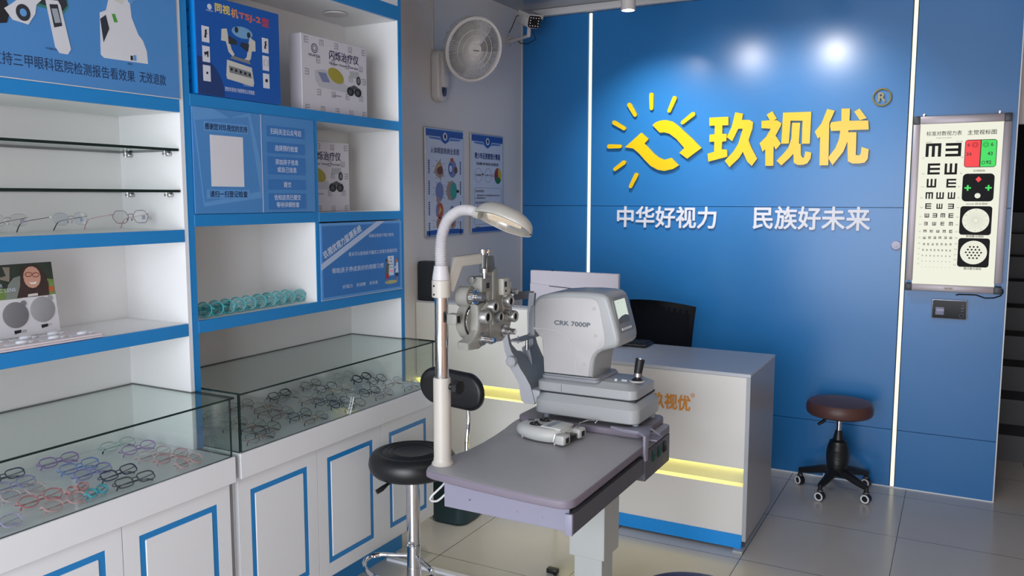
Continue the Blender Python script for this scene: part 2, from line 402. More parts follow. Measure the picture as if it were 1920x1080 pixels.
# ------------------------------------------------------------------ glass show cases on their white trays
def show_case(y0, y1, ztop, label, xf, right_open=True):
    t = thing('glass_show_case', label, 'display case', (0.3, (y0+y1)/2, 0.700))
    m = MB(); m.box(0.06, xf, y0, y1, 0.701, 0.785, 0.002, 1); build('tray', m, white, t, smooth=0)
    if True:
        ye = -1.976 if y1 > -2.5 else -3.130          # the back of the sheet is cut to fit between the upright panels
        m = MB(); m.prism([(0.152, y0+0.006), (xf+0.004, y0+0.006), (xf+0.004, y1-0.001), (0.437, y1-0.001), (0.437, ye), (0.152, ye)], 0.006, Matrix.Translation((0, 0, ztop-0.006)))
        m.mats = [glass, glass_edge]
        for f_ in m.bm.faces: f_.normal_update(); f_.material_index = 0 if abs(f_.normal.z) > 0.9 else 1
        build('top_pane', m, None, t, smooth=0)
        m = MB(); pane(m, xf-0.012, xf-0.006, y0+0.012, y1-0.010, 0.786, ztop-0.0065); build('front_pane', m, None, t, smooth=0)
        for yy in (y0+0.006, y1-0.008):
            m = MB(); pane(m, 0.153, xf-0.0125, yy, yy+0.006, 0.786, ztop-0.0065); build('side_pane', m, None, t, smooth=0)
    return t
show_case(-3.087, -1.957, 0.982, 'glass show case full of metal spectacles beside the black stool', 0.600)
show_case(YL, -3.112, 0.978, 'glass show case of pink, lilac and dark frames at the lower left', 0.605)
# ------------------------------------------------------------------ things on the two walls
yellow = mat('yellow_acrylic', (210, 174, 14), 0.25, noise=0.02)
yside = mat('yellow_edge', (150, 118, 24), 0.5)
CHARS = [ [[(1.2538, 2.0707), (1.3653, 2.0715), (1.3667, 2.0227), (1.3317, 2.023), (1.3319, 1.9751), (1.3594, 1.9724), (1.3565, 1.931), (1.3326, 1.9288), (1.3315, 1.8854), (1.3638, 1.8817), (1.3649, 1.8411), (1.2547, 1.8143), (1.2492, 1.8613), (1.2876, 1.872), (1.2872, 1.9302), (1.2575, 1.9299), (1.2576, 1.9719), (1.2872, 1.9737), (1.2876, 2.0241), (1.2562, 2.023)], [(1.4051, 2.0955), (1.4496, 2.0849), (1.4438, 2.0499), (1.4866, 2.048), (1.508, 2.0341), (1.5052, 1.9974), (1.4856, 1.9327), (1.4999, 1.8952), (1.5378, 1.8259), (1.509, 1.7853), (1.4826, 1.8099), (1.455, 1.8678), (1.4359, 1.8338), (1.3807, 1.78), (1.3521, 1.8182), (1.4002, 1.8692), (1.4278, 1.9144), (1.451, 1.9994), (1.4252, 2.0004), (1.3915, 1.9299), (1.36, 1.9539), (1.3873, 2.0133)]],
[[(1.583, 2.0731), (1.614, 2.0913), (1.6403, 2.0482), (1.624, 2.0405), (1.6405, 2.0398), (1.6659, 2.022), (1.6636, 2.0081), (1.6363, 1.9532), (1.6671, 1.9074), (1.6406, 1.8755), (1.6277, 1.8973), (1.6299, 1.7844), (1.5852, 1.784), (1.5821, 1.8788), (1.5675, 1.865), (1.549, 1.9137), (1.5854, 1.9493), (1.609, 1.9935), (1.5569, 1.9983), (1.5556, 2.0395), (1.6018, 2.0414)], [(1.6737, 2.0801), (1.8255, 2.0785), (1.8241, 1.9028), (1.7813, 1.904), (1.7809, 2.0311), (1.7156, 2.0338), (1.7109, 1.9072), (1.6698, 1.9073)], [(1.7258, 2.0223), (1.7679, 2.0206), (1.7652, 1.9045), (1.7759, 1.9042), (1.7782, 1.8431), (1.7869, 1.8262), (1.7965, 1.826), (1.8016, 1.8619), (1.834, 1.8528), (1.831, 1.8197), (1.8148, 1.7951), (1.7937, 1.786), (1.7613, 1.7866), (1.7419, 1.7992), (1.7374, 1.8496), (1.7191, 1.8277), (1.6741, 1.7848), (1.6467, 1.8123), (1.6828, 1.8509), (1.709, 1.8838), (1.7235, 1.9336)]],
[[(1.9091, 2.0897), (1.9485, 2.0781), (1.9225, 2.0142), (1.9265, 1.782), (1.8802, 1.7817), (1.8773, 1.9396), (1.8656, 1.929), (1.8482, 1.968), (1.8808, 2.0105)], [(1.9318, 2.0166), (1.9842, 2.0214), (1.9826, 2.0872), (2.0265, 2.0862), (2.0262, 2.0207), (2.1211, 2.0178), (2.1257, 1.9697), (2.0232, 1.9697), (2.0216, 1.959), (2.0644, 1.9575), (2.066, 1.8363), (2.0814, 1.8317), (2.0911, 1.8411), (2.0931, 1.8777), (2.1303, 1.8643), (2.1275, 1.8134), (2.1133, 1.7933), (2.0858, 1.7884), (2.0502, 1.7891), (2.0266, 1.802), (2.0197, 1.9078), (2.0014, 1.8541), (1.9484, 1.7817), (1.9222, 1.8233), (1.9592, 1.8743), (1.9755, 1.92), (1.9813, 1.9686), (1.9336, 1.9692), (1.9257, 1.9978)], [(2.0476, 2.068), (2.0742, 2.0838), (2.1131, 2.0304), (2.0784, 2.0212)]] ]
ES = [('m', (2.4084, 1.8153, 2.4803, 1.8847)), ('3', (2.5004, 1.8154, 2.5723, 1.8841)), ('E', (2.4219, 1.7237, 2.4797, 1.7814)), ('W', (2.5009, 1.7228, 2.5587, 1.7799)), ('W', (2.4213, 1.6561, 2.4662, 1.7015)), ('E', (2.5132, 1.6556, 2.5578, 1.7006)), ('m', (2.4191, 1.597, 2.454, 1.632)), ('W', (2.4694, 1.5971, 2.5047, 1.6318)), ('W', (2.5227, 1.5971, 2.5568, 1.6317)), ('E', (2.4204, 1.5448, 2.4485, 1.5741)), ('W', (2.4732, 1.5452, 2.501, 1.5725)), ('3', (2.5265, 1.5456, 2.554, 1.5727)), ('W', (2.4198, 1.4995, 2.441, 1.5214)), ('3', (2.4571, 1.4999, 2.4788, 1.5218)), ('m', (2.4948, 1.5004, 2.5157, 1.5222)), ('E', (2.5316, 1.499, 2.5539, 1.5225)), ('3', (2.4189, 1.459, 2.436, 1.4767)), ('W', (2.4581, 1.4584, 2.4755, 1.4772)), ('E', (2.4968, 1.459, 2.5141, 1.4778)), ('m', (2.5354, 1.4578, 2.5534, 1.4777)), ('m', (2.418, 1.4215, 2.433, 1.4355)), ('E', (2.4487, 1.4221, 2.4631, 1.4349)), ('W', (2.4788, 1.4215, 2.4931, 1.4354)), ('m', (2.5087, 1.4209, 2.5228, 1.436)), ('E', (2.5389, 1.4203, 2.5534, 1.4366)), ('W', (2.418, 1.3865, 2.4303, 1.3993)), ('m', (2.4426, 1.3871, 2.4548, 1.3998)), ('3', (2.4671, 1.3877, 2.4793, 1.4004)), ('m', (2.4915, 1.3883, 2.5036, 1.401)), ('3', (2.5169, 1.3889, 2.5289, 1.4015)), ('W', (2.5416, 1.3895, 2.5535, 1.4021)), ('3', (2.419, 1.354, 2.428, 1.3648)), ('E', (2.44, 1.3542, 2.449, 1.365)), ('W', (2.461, 1.3544, 2.4699, 1.3652)), ('E', (2.4819, 1.3546, 2.4907, 1.3654)), ('m', (2.5026, 1.3548, 2.5115, 1.3656)), ('E', (2.5233, 1.355, 2.5321, 1.3657)), ('m', (2.5439, 1.3552, 2.5526, 1.3659)), ('E', (2.4176, 1.3244, 2.4251, 1.3334)), ('W', (2.4359, 1.3244, 2.4433, 1.3334)), ('3', (2.4541, 1.3244, 2.4615, 1.3334)), ('E', (2.4722, 1.3244, 2.4796, 1.3334)), ('m', (2.4903, 1.3244, 2.4976, 1.3334)), ('E', (2.5083, 1.3244, 2.5156, 1.3334)), ('3', (2.5262, 1.3244, 2.5335, 1.3333)), ('W', (2.5441, 1.3244, 2.5513, 1.3333)), ('m', (2.4168, 1.2955, 2.4221, 1.3026)), ('E', (2.4353, 1.2955, 2.4406, 1.3026)), ('3', (2.4538, 1.2955, 2.4591, 1.3026)), ('W', (2.4723, 1.2955, 2.4775, 1.3026)), ('m', (2.4906, 1.2955, 2.4958, 1.3026)), ('E', (2.5089, 1.2955, 2.5141, 1.3025)), ('3', (2.5271, 1.2955, 2.5323, 1.3025)), ('W', (2.5453, 1.2955, 2.5504, 1.3025)), ('E', (2.417, 1.2672, 2.4207, 1.2718)), ('W', (2.4359, 1.2673, 2.4396, 1.2718)), ('3', (2.4547, 1.2673, 2.4584, 1.2719)), ('E', (2.4734, 1.2674, 2.4771, 1.2719)), ('m', (2.492, 1.2675, 2.4957, 1.272)), ('E', (2.5106, 1.2676, 2.5143, 1.272)), ('3', (2.5291, 1.2676, 2.5327, 1.2721)), ('W', (2.5475, 1.2677, 2.5511, 1.2722)), ('E', (2.4173, 1.237, 2.42, 1.2402)), ('W', (2.4362, 1.2371, 2.4389, 1.2404)), ('3', (2.455, 1.2372, 2.4577, 1.2405)), ('E', (2.4738, 1.2374, 2.4764, 1.2406)), ('m', (2.4924, 1.2375, 2.495, 1.2407)), ('E', (2.511, 1.2376, 2.5136, 1.2409)), ('3', (2.5295, 1.2378, 2.5321, 1.241)), ('W', (2.5479, 1.2379, 2.5505, 1.2411))]
RAYS = [((0.8953, 2.2229), (0.8969, 2.1427)), ((0.7541, 2.17), (0.7933, 2.1072)), ((1.0406, 2.195), (1.009, 2.1223)), ((1.1557, 2.0957), (1.0935, 2.0491)), ((0.6564, 2.0671), (0.7235, 2.0285)), ((0.625, 1.9213), (0.6976, 1.9193)), ((0.7247, 1.8195), (0.6664, 1.779)), ((0.8074, 1.7419), (0.7713, 1.672))]
SWA = [(0.7309, 1.9132), (0.8353, 1.9989), (0.8823, 1.9587), (0.856, 1.9321), (0.8779, 1.9112), (0.9161, 1.8717), (0.9486, 1.8466), (0.9859, 1.8307), (1.0277, 1.8419), (1.0756, 1.7958), (1.0397, 1.7743), (0.9874, 1.764), (0.9448, 1.7717), (0.9016, 1.7937), (0.8633, 1.8301), (0.8246, 1.8718), (0.786, 1.9035)]
SWB = [(0.9053, 2.0418), (0.9262, 2.057), (0.9546, 2.0668), (0.9913, 2.0683), (1.0281, 2.0588), (1.0597, 2.0376), (1.1071, 1.9942), (1.1593, 1.9479), (1.2113, 1.8951), (1.1263, 1.8348), (1.077, 1.8708), (1.1073, 1.8979), (1.0564, 1.9542), (1.0141, 1.9855), (0.9824, 1.9956), (0.9529, 1.9937)]
def raised(mb, poly, M, depth=0.018): mb.prism(poly, depth, M)
sign = thing('shop_sign', 'big yellow raised characters and sun emblem high on the blue wall', 'sign', (1.36, 0, 1.66))
MW = FY(0, -0.004, 0)
for a, b in RAYS:
    m = MB(); m.use(yellow)
    A, B = Vector(a), Vector(b); d = (B-A).normalized(); n = Vector((-d.y, d.x)); r = 0.0135; poly = []
    for k in range(7): t_ = PI*k/6; poly.append(tuple(A + n*(r*math.cos(t_)) - d*(r*math.sin(t_))))
    for k in range(7): t_ = PI*k/6; poly.append(tuple(B - n*(r*0.85*math.cos(t_)) + d*(r*0.85*math.sin(t_))))
    raised(m, poly, MW)
    build('sun_ray', m, None, sign, smooth=0)
for s_ in (SWA, SWB):
    m = MB(); m.use(yellow); raised(m, s_, MW); build('curved_arrow', m, None, sign, smooth=0)
for ch in CHARS:
    m = MB(); m.use(yellow)
    for s_ in ch: raised(m, s_, MW)
    build('character', m, None, sign, smooth=0)
gold = mat('dull_gold', (136, 126, 72), 0.4, noise=0.05)
m = MB(); m.torus((2.183, -0.012, 2.139), (0, 1, 0), 0.044, 0.0045, 40, 8); m.text('R', FY(2.183, -0.004, 2.139), h=0.046, depth=0.014, bold=0.02, align='C')
build('registered_mark', m, gold, sign)
silver = mat('white_acrylic_letter', (205, 208, 218), 0.45)
for body, x0, x1, z0, lab in (('中华好视力', 0.683, 1.306, 1.420, 'grey white raised slogan of five characters below the sun emblem'), ('民族好未来', 1.525, 2.151, 1.424, 'grey white raised slogan of five characters at the right of the row')):
    m = MB(); m.text(body, FY(x0, -0.001, z0), w=x1-x0, h=0.127, depth=0.009, bold=0.022); tag(build('slogan_lettering', m, silver, smooth=0), lab, 'lettering')
m = MB(); m.lathe([(0, 0), (0.026, 0), (0.026, 0.004), (0.022, 0.010), (0.007, 0.0115), (0.006, 0.014), (0, 0.014)], (2.287, -0.001, 1.346), (0, -1, 0), 32)
tag(build('round_wall_cap', m, mat('lilac_plastic', (172, 172, 196), 0.4)), 'small round pale cap on the blue wall beside the right light strip', 'wall fitting')
# eye chart light box
ch = thing('eye_chart', 'backlit eye test chart in a silver frame with rows of E shapes', 'eye chart', (2.566, 0, 1.113))
alu = mat('grey_anodised_frame', (158, 150, 156), 0.4, 0.3, noise=0.03); dgrey = mat('dark_corner_plastic', (46, 50, 58), 0.45)
m = MB()
m.use(alu); m.box(2.345, 2.378, -0.052, -0.001, 1.165, 1.985, 0.003); m.box(2.755, 2.790, -0.052, -0.001, 1.165, 1.985, 0.003)
m.box(2.375, 2.757, -0.055, -0.001, 1.985, 2.025, 0.004); m.box(2.375, 2.757, -0.055, -0.001, 1.112, 1.148, 0.004)
m.use(dgrey)
for x0, x1 in ((2.344, 2.376), (2.756, 2.791)):
    m.box(x0, x1, -0.055, -0.001, 1.985, 2.026, 0.003); m.box(x0, x1, -0.055, -0.001, 1.111, 1.148, 0.003)
build('frame', m, None, ch)
m = MB(); m.box(2.376, 2.757, -0.047, -0.002, 1.147, 1.986); build('light_panel', m, emit_mat('lit_chart', (246, 246, 228), 0.92), ch, smooth=0)
pk = mat('chart_black', (14, 14, 18), 0.6, spec=0.2); prd = mat('chart_red', (226, 40, 44), 0.5, emit=(226, 50, 56), estr=0.5); pgr = mat('chart_green', (40, 200, 80), 0.5, emit=(50, 214, 84), estr=0.5); pwh = emit_mat('chart_white', (244, 244, 226), 0.9)
pgy = mat('chart_grey', (120, 112, 112), 0.5)
def rrect(x0, z0, x1, z1, r, n=5):
    P = []
    for cx, cz, a0 in ((x1-r, z1-r, 0), (x0+r, z1-r, 90), (x0+r, z0+r, 180), (x1-r, z0+r, 270)):
        for k in range(n+1):
            a = math.radians(a0+90*k/n); P.append((cx+r*math.cos(a), cz+r*math.sin(a)))
    return P
def flat(mb, material, poly, Y=None, X=None, d=0.0004):
    mb.use(material); M = FY(0, Y, 0) if Y is not None else FX(X, 0, 0)
    mb.prism(poly, d, M)
def circ(cx, cz, r, n=28, ry=None): return [(cx+r*math.cos(2*PI*k/n), cz+(ry or r)*math.sin(2*PI*k/n)) for k in range(n)]
m = MB(); Y0 = -0.0472
for kind, (x0, z0, x1, z1) in ES:
    wx, wz = (x1-x0)/5, (z1-z0)/5
    if kind in 'E3':
        bars = [(x0, z0, x1, z0+wz), (x0, z0+2*wz, x1, z0+3*wz), (x0, z1-wz, x1, z1)]
        sp = (x0, z0, x0+wx, z1) if kind == 'E' else (x1-wx, z0, x1, z1)
    else:
        bars = [(x0, z0, x0+wx, z1), (x0+2*wx, z0, x0+3*wx, z1), (x1-wx, z0, x1, z1)]
        sp = (x0, z0, x1, z0+wz) if kind == 'W' else (x0, z1-wz, x1, z1)
    for q in bars: flat(m, pk, [(q[0], q[1]), (q[2], q[1]), (q[2], q[3]), (q[0], q[3])], Y=Y0)
    flat(m, pk, [(sp[0], sp[1]), (sp[2], sp[1]), (sp[2], sp[3]), (sp[0], sp[3])], Y=Y0-0.00005)
build('e_rows', m, None, ch, smooth=0)
m = MB(); m.use(pk)
m.text('标准对数视力表', FY(2.408, Y0, 1.923), w=0.163, h=0.024, bold=0.006); m.text('主觉视标图', FY(2.5967, Y0, 1.923), w=0.129, h=0.024, bold=0.01)
m.text('STANDARD FOR LOGARITHM', FY(2.455, Y0, 1.909), w=0.07, h=0.005); m.text('红绿视标', FY(2.6331, Y0, 1.7352), w=0.052, h=0.011, bold=0.01)
m.text('worth 四点视标', FY(2.6084, Y0, 1.567), w=0.0975, h=0.011, bold=0.01); m.text('射线散光视标', FY(2.6172, Y0, 1.399), w=0.080, h=0.013, bold=0.01)
m.text('圆点散光视标', FY(2.6152, Y0, 1.232), w=0.080, h=0.013, bold=0.01); m.text('小数记录', FY(2.405, Y0, 1.888), w=0.03, h=0.006); m.text('五分记录', FY(2.547, Y0, 1.888), w=0.03, h=0.006)
for i, z in enumerate((1.807, 1.725, 1.657, 1.600, 1.549, 1.501, 1.461, 1.4235, 1.392, 1.3615, 1.333, 1.305, 1.279, 1.252)):
    m.text('%.1f' % (4.0+0.1*i), FY(2.567 if i > 1 else 2.573, Y0, z), w=0.0105, h=0.0065); m.text(('0.1', '0.12', '0.15', '0.2', '0.25', '0.3', '0.4', '0.5', '0.6', '0.8', '1.0', '1.2', '1.5', '2.0')[i], FY(2.396, Y0, z), h=0.0055)
build('chart_lettering', m, None, ch, smooth=0)
m = MB()
flat(m, pk, rrect(2.5884, 1.758, 2.7318, 1.8981, 0.014), Y=Y0)
flat(m, prd, rrect(2.591, 1.761, 2.658, 1.895, 0.010), Y=Y0-0.0005); flat(m, pgr, rrect(2.662, 1.761, 2.729, 1.895, 0.010), Y=Y0-0.0005)
flat(m, prd, [(2.63, 1.761), (2.658, 1.761), (2.658, 1.895), (2.63, 1.895)], Y=Y0-0.00055); flat(m, pgr, [(2.662, 1.761), (2.69, 1.761), (2.69, 1.895), (2.662, 1.895)], Y=Y0-0.00055)
M_ = lambda x, z: FY(x, Y0-0.0013, z)
m.use(mat('chart_dark_red', (110, 14, 20), 0.5)); m.text('6', M_(2.6, 1.864), h=0.017, bold=0.03); m.text('34', M_(2.597, 1.817), h=0.017, bold=0.03); m.torus((2.634, Y0-0.0012, 1.872), (0, 1, 0), 0.0125, 0.0008, 24, 4); m.torus((2.634, Y0-0.0012, 1.872), (0, 1, 0), 0.007, 0.0008, 24, 4)
m.use(mat('chart_dark_green', (10, 60, 26), 0.5)); m.text('6', M_(2.704, 1.864), h=0.017, bold=0.03); m.text('43', M_(2.691, 1.818), h=0.017, bold=0.03); m.text('92', M_(2.687, 1.774), h=0.017, bold=0.03); m.torus((2.682, Y0-0.0012, 1.872), (0, 1, 0), 0.0125, 0.0008, 24, 4); m.torus((2.682, Y0-0.0012, 1.872), (0, 1, 0), 0.007, 0.0008, 24, 4); m.torus((2.675, Y0-0.0012, 1.7815), (0, 1, 0), 0.0075, 0.0011, 24, 4)
build('red_green_card', m, None, ch, smooth=0)
m = MB(); flat(m, pk, rrect(2.5868, 1.5843, 2.7292, 1.7263, 0.02), Y=Y0)
flat(m, prd, [(2.6446, 1.697), (2.658, 1.6814), (2.6717, 1.697), (2.658, 1.7122)], Y=Y0-0.0005)
for cx in (2.7047, 2.6118):
    for a, b in ((0.0145, 0.004), (0.004, 0.0145)): flat(m, pgr, [(cx-a, 1.6535-b), (cx+a, 1.6535-b), (cx+a, 1.6535+b), (cx-a, 1.6535+b)], Y=Y0-0.0005-a*0.004)
flat(m, pwh, circ(2.658, 1.6137, 0.0133), Y=Y0-0.0005); build('four_dot_card', m, None, ch, smooth=0)
m = MB(); flat(m, pk, rrect(2.584, 1.4126, 2.7278, 1.5602, 0.014), Y=Y0); flat(m, pwh, circ(2.6563, 1.4871, 0.061, 48), Y=Y0-0.0005)
for k in range(24):
    a = 2*PI*k/24; c_, s_ = math.cos(a), math.sin(a); n_ = 0.0003
    flat(m, pgy, [(2.6563+0.01*c_-n_*s_, 1.4871+0.01*s_+n_*c_), (2.6563+0.01*c_+n_*s_, 1.4871+0.01*s_-n_*c_), (2.6563+0.044*c_+n_*s_, 1.4871+0.044*s_-n_*c_), (2.6563+0.044*c_-n_*s_, 1.4871+0.044*s_+n_*c_)], Y=Y0-0.001)
m.use(pgy)
for k, t_ in enumerate(('3', '2', '1', '12', '11', '10', '9', '8', '7', '6', '5', '4')):
    a = 2*PI*k/12; m.text(t_, FY(2.6563+0.052*math.cos(a), Y0-0.001, 1.4871+0.052*math.sin(a)), h=0.006, align='C')
build('fan_dial_card', m, None, ch, smooth=0)
m = MB(); flat(m, pk, rrect(2.5834, 1.2461, 2.7264, 1.3957, 0.014), Y=Y0); flat(m, pwh, circ(2.655, 1.322, 0.061, 48), Y=Y0-0.0005)
for r_, n_ in ((2, 3), (1, 4), (0, 5), (-1, 4), (-2, 3)):
    for i in range(n_): flat(m, pk, circ(2.655+(i-(n_-1)/2)*0.0172, 1.322+r_*0.0145, 0.0046, 14), Y=Y0-0.001)
build('dot_dial_card', m, None, ch, smooth=0)
m = MB(); m.use(mat('label_plate', (190, 176, 172), 0.5)).box(2.528, 2.572, -0.0565, -0.054, 1.122, 1.137); m.use(ink).text('视力表', FY(2.534, -0.0566, 1.125), w=0.032, h=0.008); build('name_plate', m, None, ch, smooth=0)
for x in (2.391, 2.735):
    m = MB(); m.box(x-0.006, x+0.006, -0.03, -0.001, 2.0255, 2.036, 0.002); m.cyl((x, -0.004, 2.037), (x, -0.012, 2.037), 0.005, n=12); build('hanger', m, steel, ch)
m = MB(); pts = [(2.788, -0.028, 1.135), (2.796, -0.03, 1.134), (2.800, -0.02, 1.12), (2.79, -0.008, 1.10), (2.76, -0.006, 1.087), (2.72, -0.006, 1.084), (2.68, -0.006, 1.098), (2.64, -0.006, 1.098), (2.60, -0.008, 1.097), (2.587, -0.006, 1.092)]
m.tube(pts, 0.0032, 8); build('power_cable', m, black, ch)
tb = thing('wall_tablet', 'small black glass touch panel with silver rim on the blue wall under the eye chart', 'control panel', (2.56, 0, 0.963))
m = MB(); m.prism(rrect(2.476, 0.963, 2.643, 1.067, 0.008), 0.013, FY(0, -0.001, 0), 0.002); build('casing', m, mat('silver_rim', (150, 158, 172), 0.25, 0.8), tb)
m = MB(); m.prism(rrect(2.480, 0.967, 2.639, 1.063, 0.006), 0.001, FY(0, -0.0142, 0)); build('glass_front', m, mat('black_glass', (10, 12, 18), 0.12, spec=0.12), tb, smooth=0)
m = MB(); lg = mat('panel_print', (120, 128, 150), 0.4); m.use(lg); m.torus((2.618, -0.0156, 0.985), (0, 1, 0), 0.0105, 0.0008, 28, 4)
m.text('((o))', FY(2.615, -0.0156, 1.038), w=0.012, h=0.004); m.text('MFi', FY(2.615, -0.0156, 1.022), w=0.012, h=0.006); m.text('oo', FY(2.615, -0.0156, 1.008), w=0.011, h=0.004)
m.use(mat('panel_glow', (70, 70, 110), 0.3)); m.prism([(2.495, 0.985), (2.535, 0.985), (2.535, 1.025), (2.495, 1.025)], 0.0002, FY(0, -0.0153, 0)); m.use(mat('panel_glow2', (120, 120, 160), 0.3)); m.prism([(2.50, 1.004), (2.535, 1.004), (2.535, 1.016), (2.50, 1.016)], 0.0002, FY(0, -0.0156, 0)); build('panel_symbols', m, None, tb, smooth=0)

# posters on the grey wall
sil = mat('poster_frame_silver', (190, 195, 202), 0.3, 0.7); pbl = mat('poster_blue', (38, 84, 168), 0.45); ppl = mat('poster_paper', (206, 216, 234), 0.45, noise=0.02); pmid = mat('poster_mid_blue', (90, 130, 196), 0.45)
def poster(y0, y1, label):
    t = thing('poster', label, 'poster', (0.0, (y0+y1)/2, 1.387))
    m = MB(); z0, z1 = 1.387, 1.984
    m.use(sil).box(0.001, 0.012, y0, y1, z0, z1, 0.003, 1); m.use(ppl).box(0.011, 0.0125, y0+0.008, y1-0.008, z0+0.008, z1-0.008)
    W_ = y1-y0; X = 0.0127; yc = (y0+y1)/2
    flat(m, pbl, [(y0+0.008, 1.976), (y1-0.008, 1.976), (y1-0.008, 1.938), (yc+0.05, 1.938), (yc+0.035, 1.915), (yc, 1.90), (yc-0.035, 1.915), (yc-0.05, 1.938), (y0+0.008, 1.938)], X=X)
    flat(m, pmid, [(y0+0.03, 1.934), (yc-0.052, 1.934), (yc-0.04, 1.912), (yc-0.05, 1.920), (y0+0.045, 1.924)], X=X); flat(m, pmid, [(y1-0.03, 1.934), (yc+0.052, 1.934), (yc+0.04, 1.912), (yc+0.05, 1.920), (y1-0.045, 1.924)], X=X)
    flat(m, ppl, circ(yc, 1.942, 0.022, 24), X=X+0.0006); flat(m, ink, circ(yc, 1.942, 0.010, 16, 0.013), X=X+0.0012)
    flat(m, pbl, [(y0+0.008, 1.395)]+[(y0+0.008+(W_-0.016)*k/12, 1.410+0.014*math.sin(PI*(0.2+0.6*k/12))) for k in range(13)]+[(y1-0.008, 1.395)], X=X)
    build('board', m, None, t, smooth=0); return t, X
t, X = poster(-1.159, -0.762, 'framed poster of coloured eye anatomy drawings on the grey wall')
m = MB(); m.use(mat('poster_ink_blue', (40, 52, 120), 0.5)); m.text('人体眼部疾病全息图', FX(X, -1.108, 1.845), w=0.295, h=0.034, bold=0.02)
m.use(ink)
for y in (-1.125, -0.80):
    for z in (1.80, 1.685, 1.57, 1.455):
        for k in range(7): m.prism([(y-0.005, z-0.011*k), (y+0.006, z-0.011*k), (y+0.006, z-0.011*k+0.008), (y-0.005, z-0.011*k+0.008)], 0.0004, FX(X, 0, 0))
build('poster_text', m, None, t, smooth=0)
skin = mat('print_skin', (172, 140, 128), 0.5); brown = mat('print_brown', (108, 62, 48), 0.5); lil = mat('print_lilac', (120, 132, 180), 0.5); teal = mat('print_teal', (60, 160, 148), 0.5); org = mat('print_orange', (186, 84, 50), 0.5); pyel = mat('print_yellow', (206, 180, 90), 0.5); tan = mat('print_tan', (168, 118, 88), 0.5)
m = MB()
flat(m, skin, [(-1.075, 1.745), (-1.045, 1.79), (-1.015, 1.81), (-0.99, 1.78), (-0.975, 1.73), (-1.01, 1.705), (-1.05, 1.72)], X=X); flat(m, brown, circ(-1.015, 1.753, 0.03, 20, 0.024), X=X+0.0005); flat(m, pyel, [(-1.06, 1.755), (-1.03, 1.785), (-1.0, 1.785), (-1.03, 1.77)], X=X+0.001)
flat(m, lil, circ(-0.885, 1.765, 0.045, 24, 0.05), X=X); flat(m, pbl, circ(-0.905, 1.765, 0.022, 20, 0.03), X=X+0.0005); flat(m, ppl, circ(-0.905, 1.765, 0.015, 16, 0.02), X=X+0.001); flat(m, brown, circ(-0.85, 1.758, 0.018, 16, 0.02), X=X+0.001); flat(m, org, circ(-0.89, 1.815, 0.018, 16, 0.012), X=X+0.0005)
flat(m, lil, circ(-1.02, 1.635, 0.042, 20, 0.052), X=X); flat(m, skin, circ(-1.035, 1.585, 0.016, 14, 0.022), X=X+0.0005)
flat(m, skin, circ(-0.90, 1.64, 0.05, 20, 0.055), X=X); flat(m, teal, circ(-0.875, 1.64, 0.036, 24, 0.05), X=X+0.0005); flat(m, ink, [(-0.845, 1.63), (-0.815, 1.63), (-0.815, 1.645), (-0.845, 1.645)], X=X+0.0005)
flat(m, org, circ(-1.02, 1.53, 0.038, 24, 0.045), X=X); flat(m, pyel, [(-1.035, 1.505), (-1.0, 1.53), (-1.02, 1.555)], X=X+0.0005); flat(m, lil, circ(-1.048, 1.53, 0.012, 16, 0.035), X=X+0.001)
flat(m, lil, circ(-0.89, 1.535, 0.022, 18, 0.02), X=X); flat(m, brown, [(-0.885, 1.52), (-0.855, 1.55), (-0.853, 1.547), (-0.875, 1.51)], X=X+0.0005)
flat(m, tan, circ(-1.02, 1.455, 0.035, 24, 0.038), X=X); flat(m, skin, circ(-0.885, 1.455, 0.035, 20, 0.032), X=X); flat(m, brown, circ(-0.893, 1.455, 0.018, 16, 0.016), X=X+0.0005)
rnd = random.Random(3)
for cx, cz in ((-1.02, 1.755), (-1.02, 1.635), (-0.9, 1.64), (-1.02, 1.455), (-0.885, 1.455)):
    for k in range(9):
        a = 2*PI*k/9; y_, z_ = cx+0.062*math.cos(a), cz+0.055*math.sin(a); flat(m, ink, [(y_-0.006, z_), (y_+0.006, z_), (y_+0.006, z_+0.003), (y_-0.006, z_+0.003)], X=X+0.0003)
build('eye_drawings', m, None, t, smooth=0)
t, X = poster(-0.678, -0.285, 'framed poster with two circles and a three colour dial on the grey wall')
m = MB(); m.use(mat('poster_ink_blue2', (30, 48, 116), 0.5)); m.text('青少年近视管理计算器', FX(X, -0.635, 1.835), w=0.31, h=0.036, bold=0.035)
m.use(ink); m.text('目标调整=预计增长值-已经使用远视', FX(X, -0.615, 1.797), w=0.27, h=0.017, bold=0.03); m.text('目标调整', FX(X, -0.622, 1.731), w=0.06, h=0.012, bold=0.03); m.text('+', FX(X+0.0003, -0.55, 1.733), w=0.018, h=0.018, bold=0.04); m.text('1.8-用眼-0.75D', FX(X, -0.515, 1.733), w=0.08, h=0.010, bold=0.03)
for k in (0, 1): m.prism([(-0.425, 1.73+0.01*k), (-0.408, 1.73+0.01*k), (-0.408, 1.734+0.01*k), (-0.425, 1.734+0.01*k)], 0.0004, FX(X, 0, 0))
m.torus((X, -0.592, 1.737), (1, 0, 0), 0.042, 0.0008, 32, 4); m.torus((X, -0.475, 1.737), (1, 0, 0), 0.042, 0.0008, 32, 4)
m.tube([(X, y, z) for y, z in rrect(-0.64, 1.44, -0.31, 1.66, 0.012)], 0.0008, 4, closed=True)
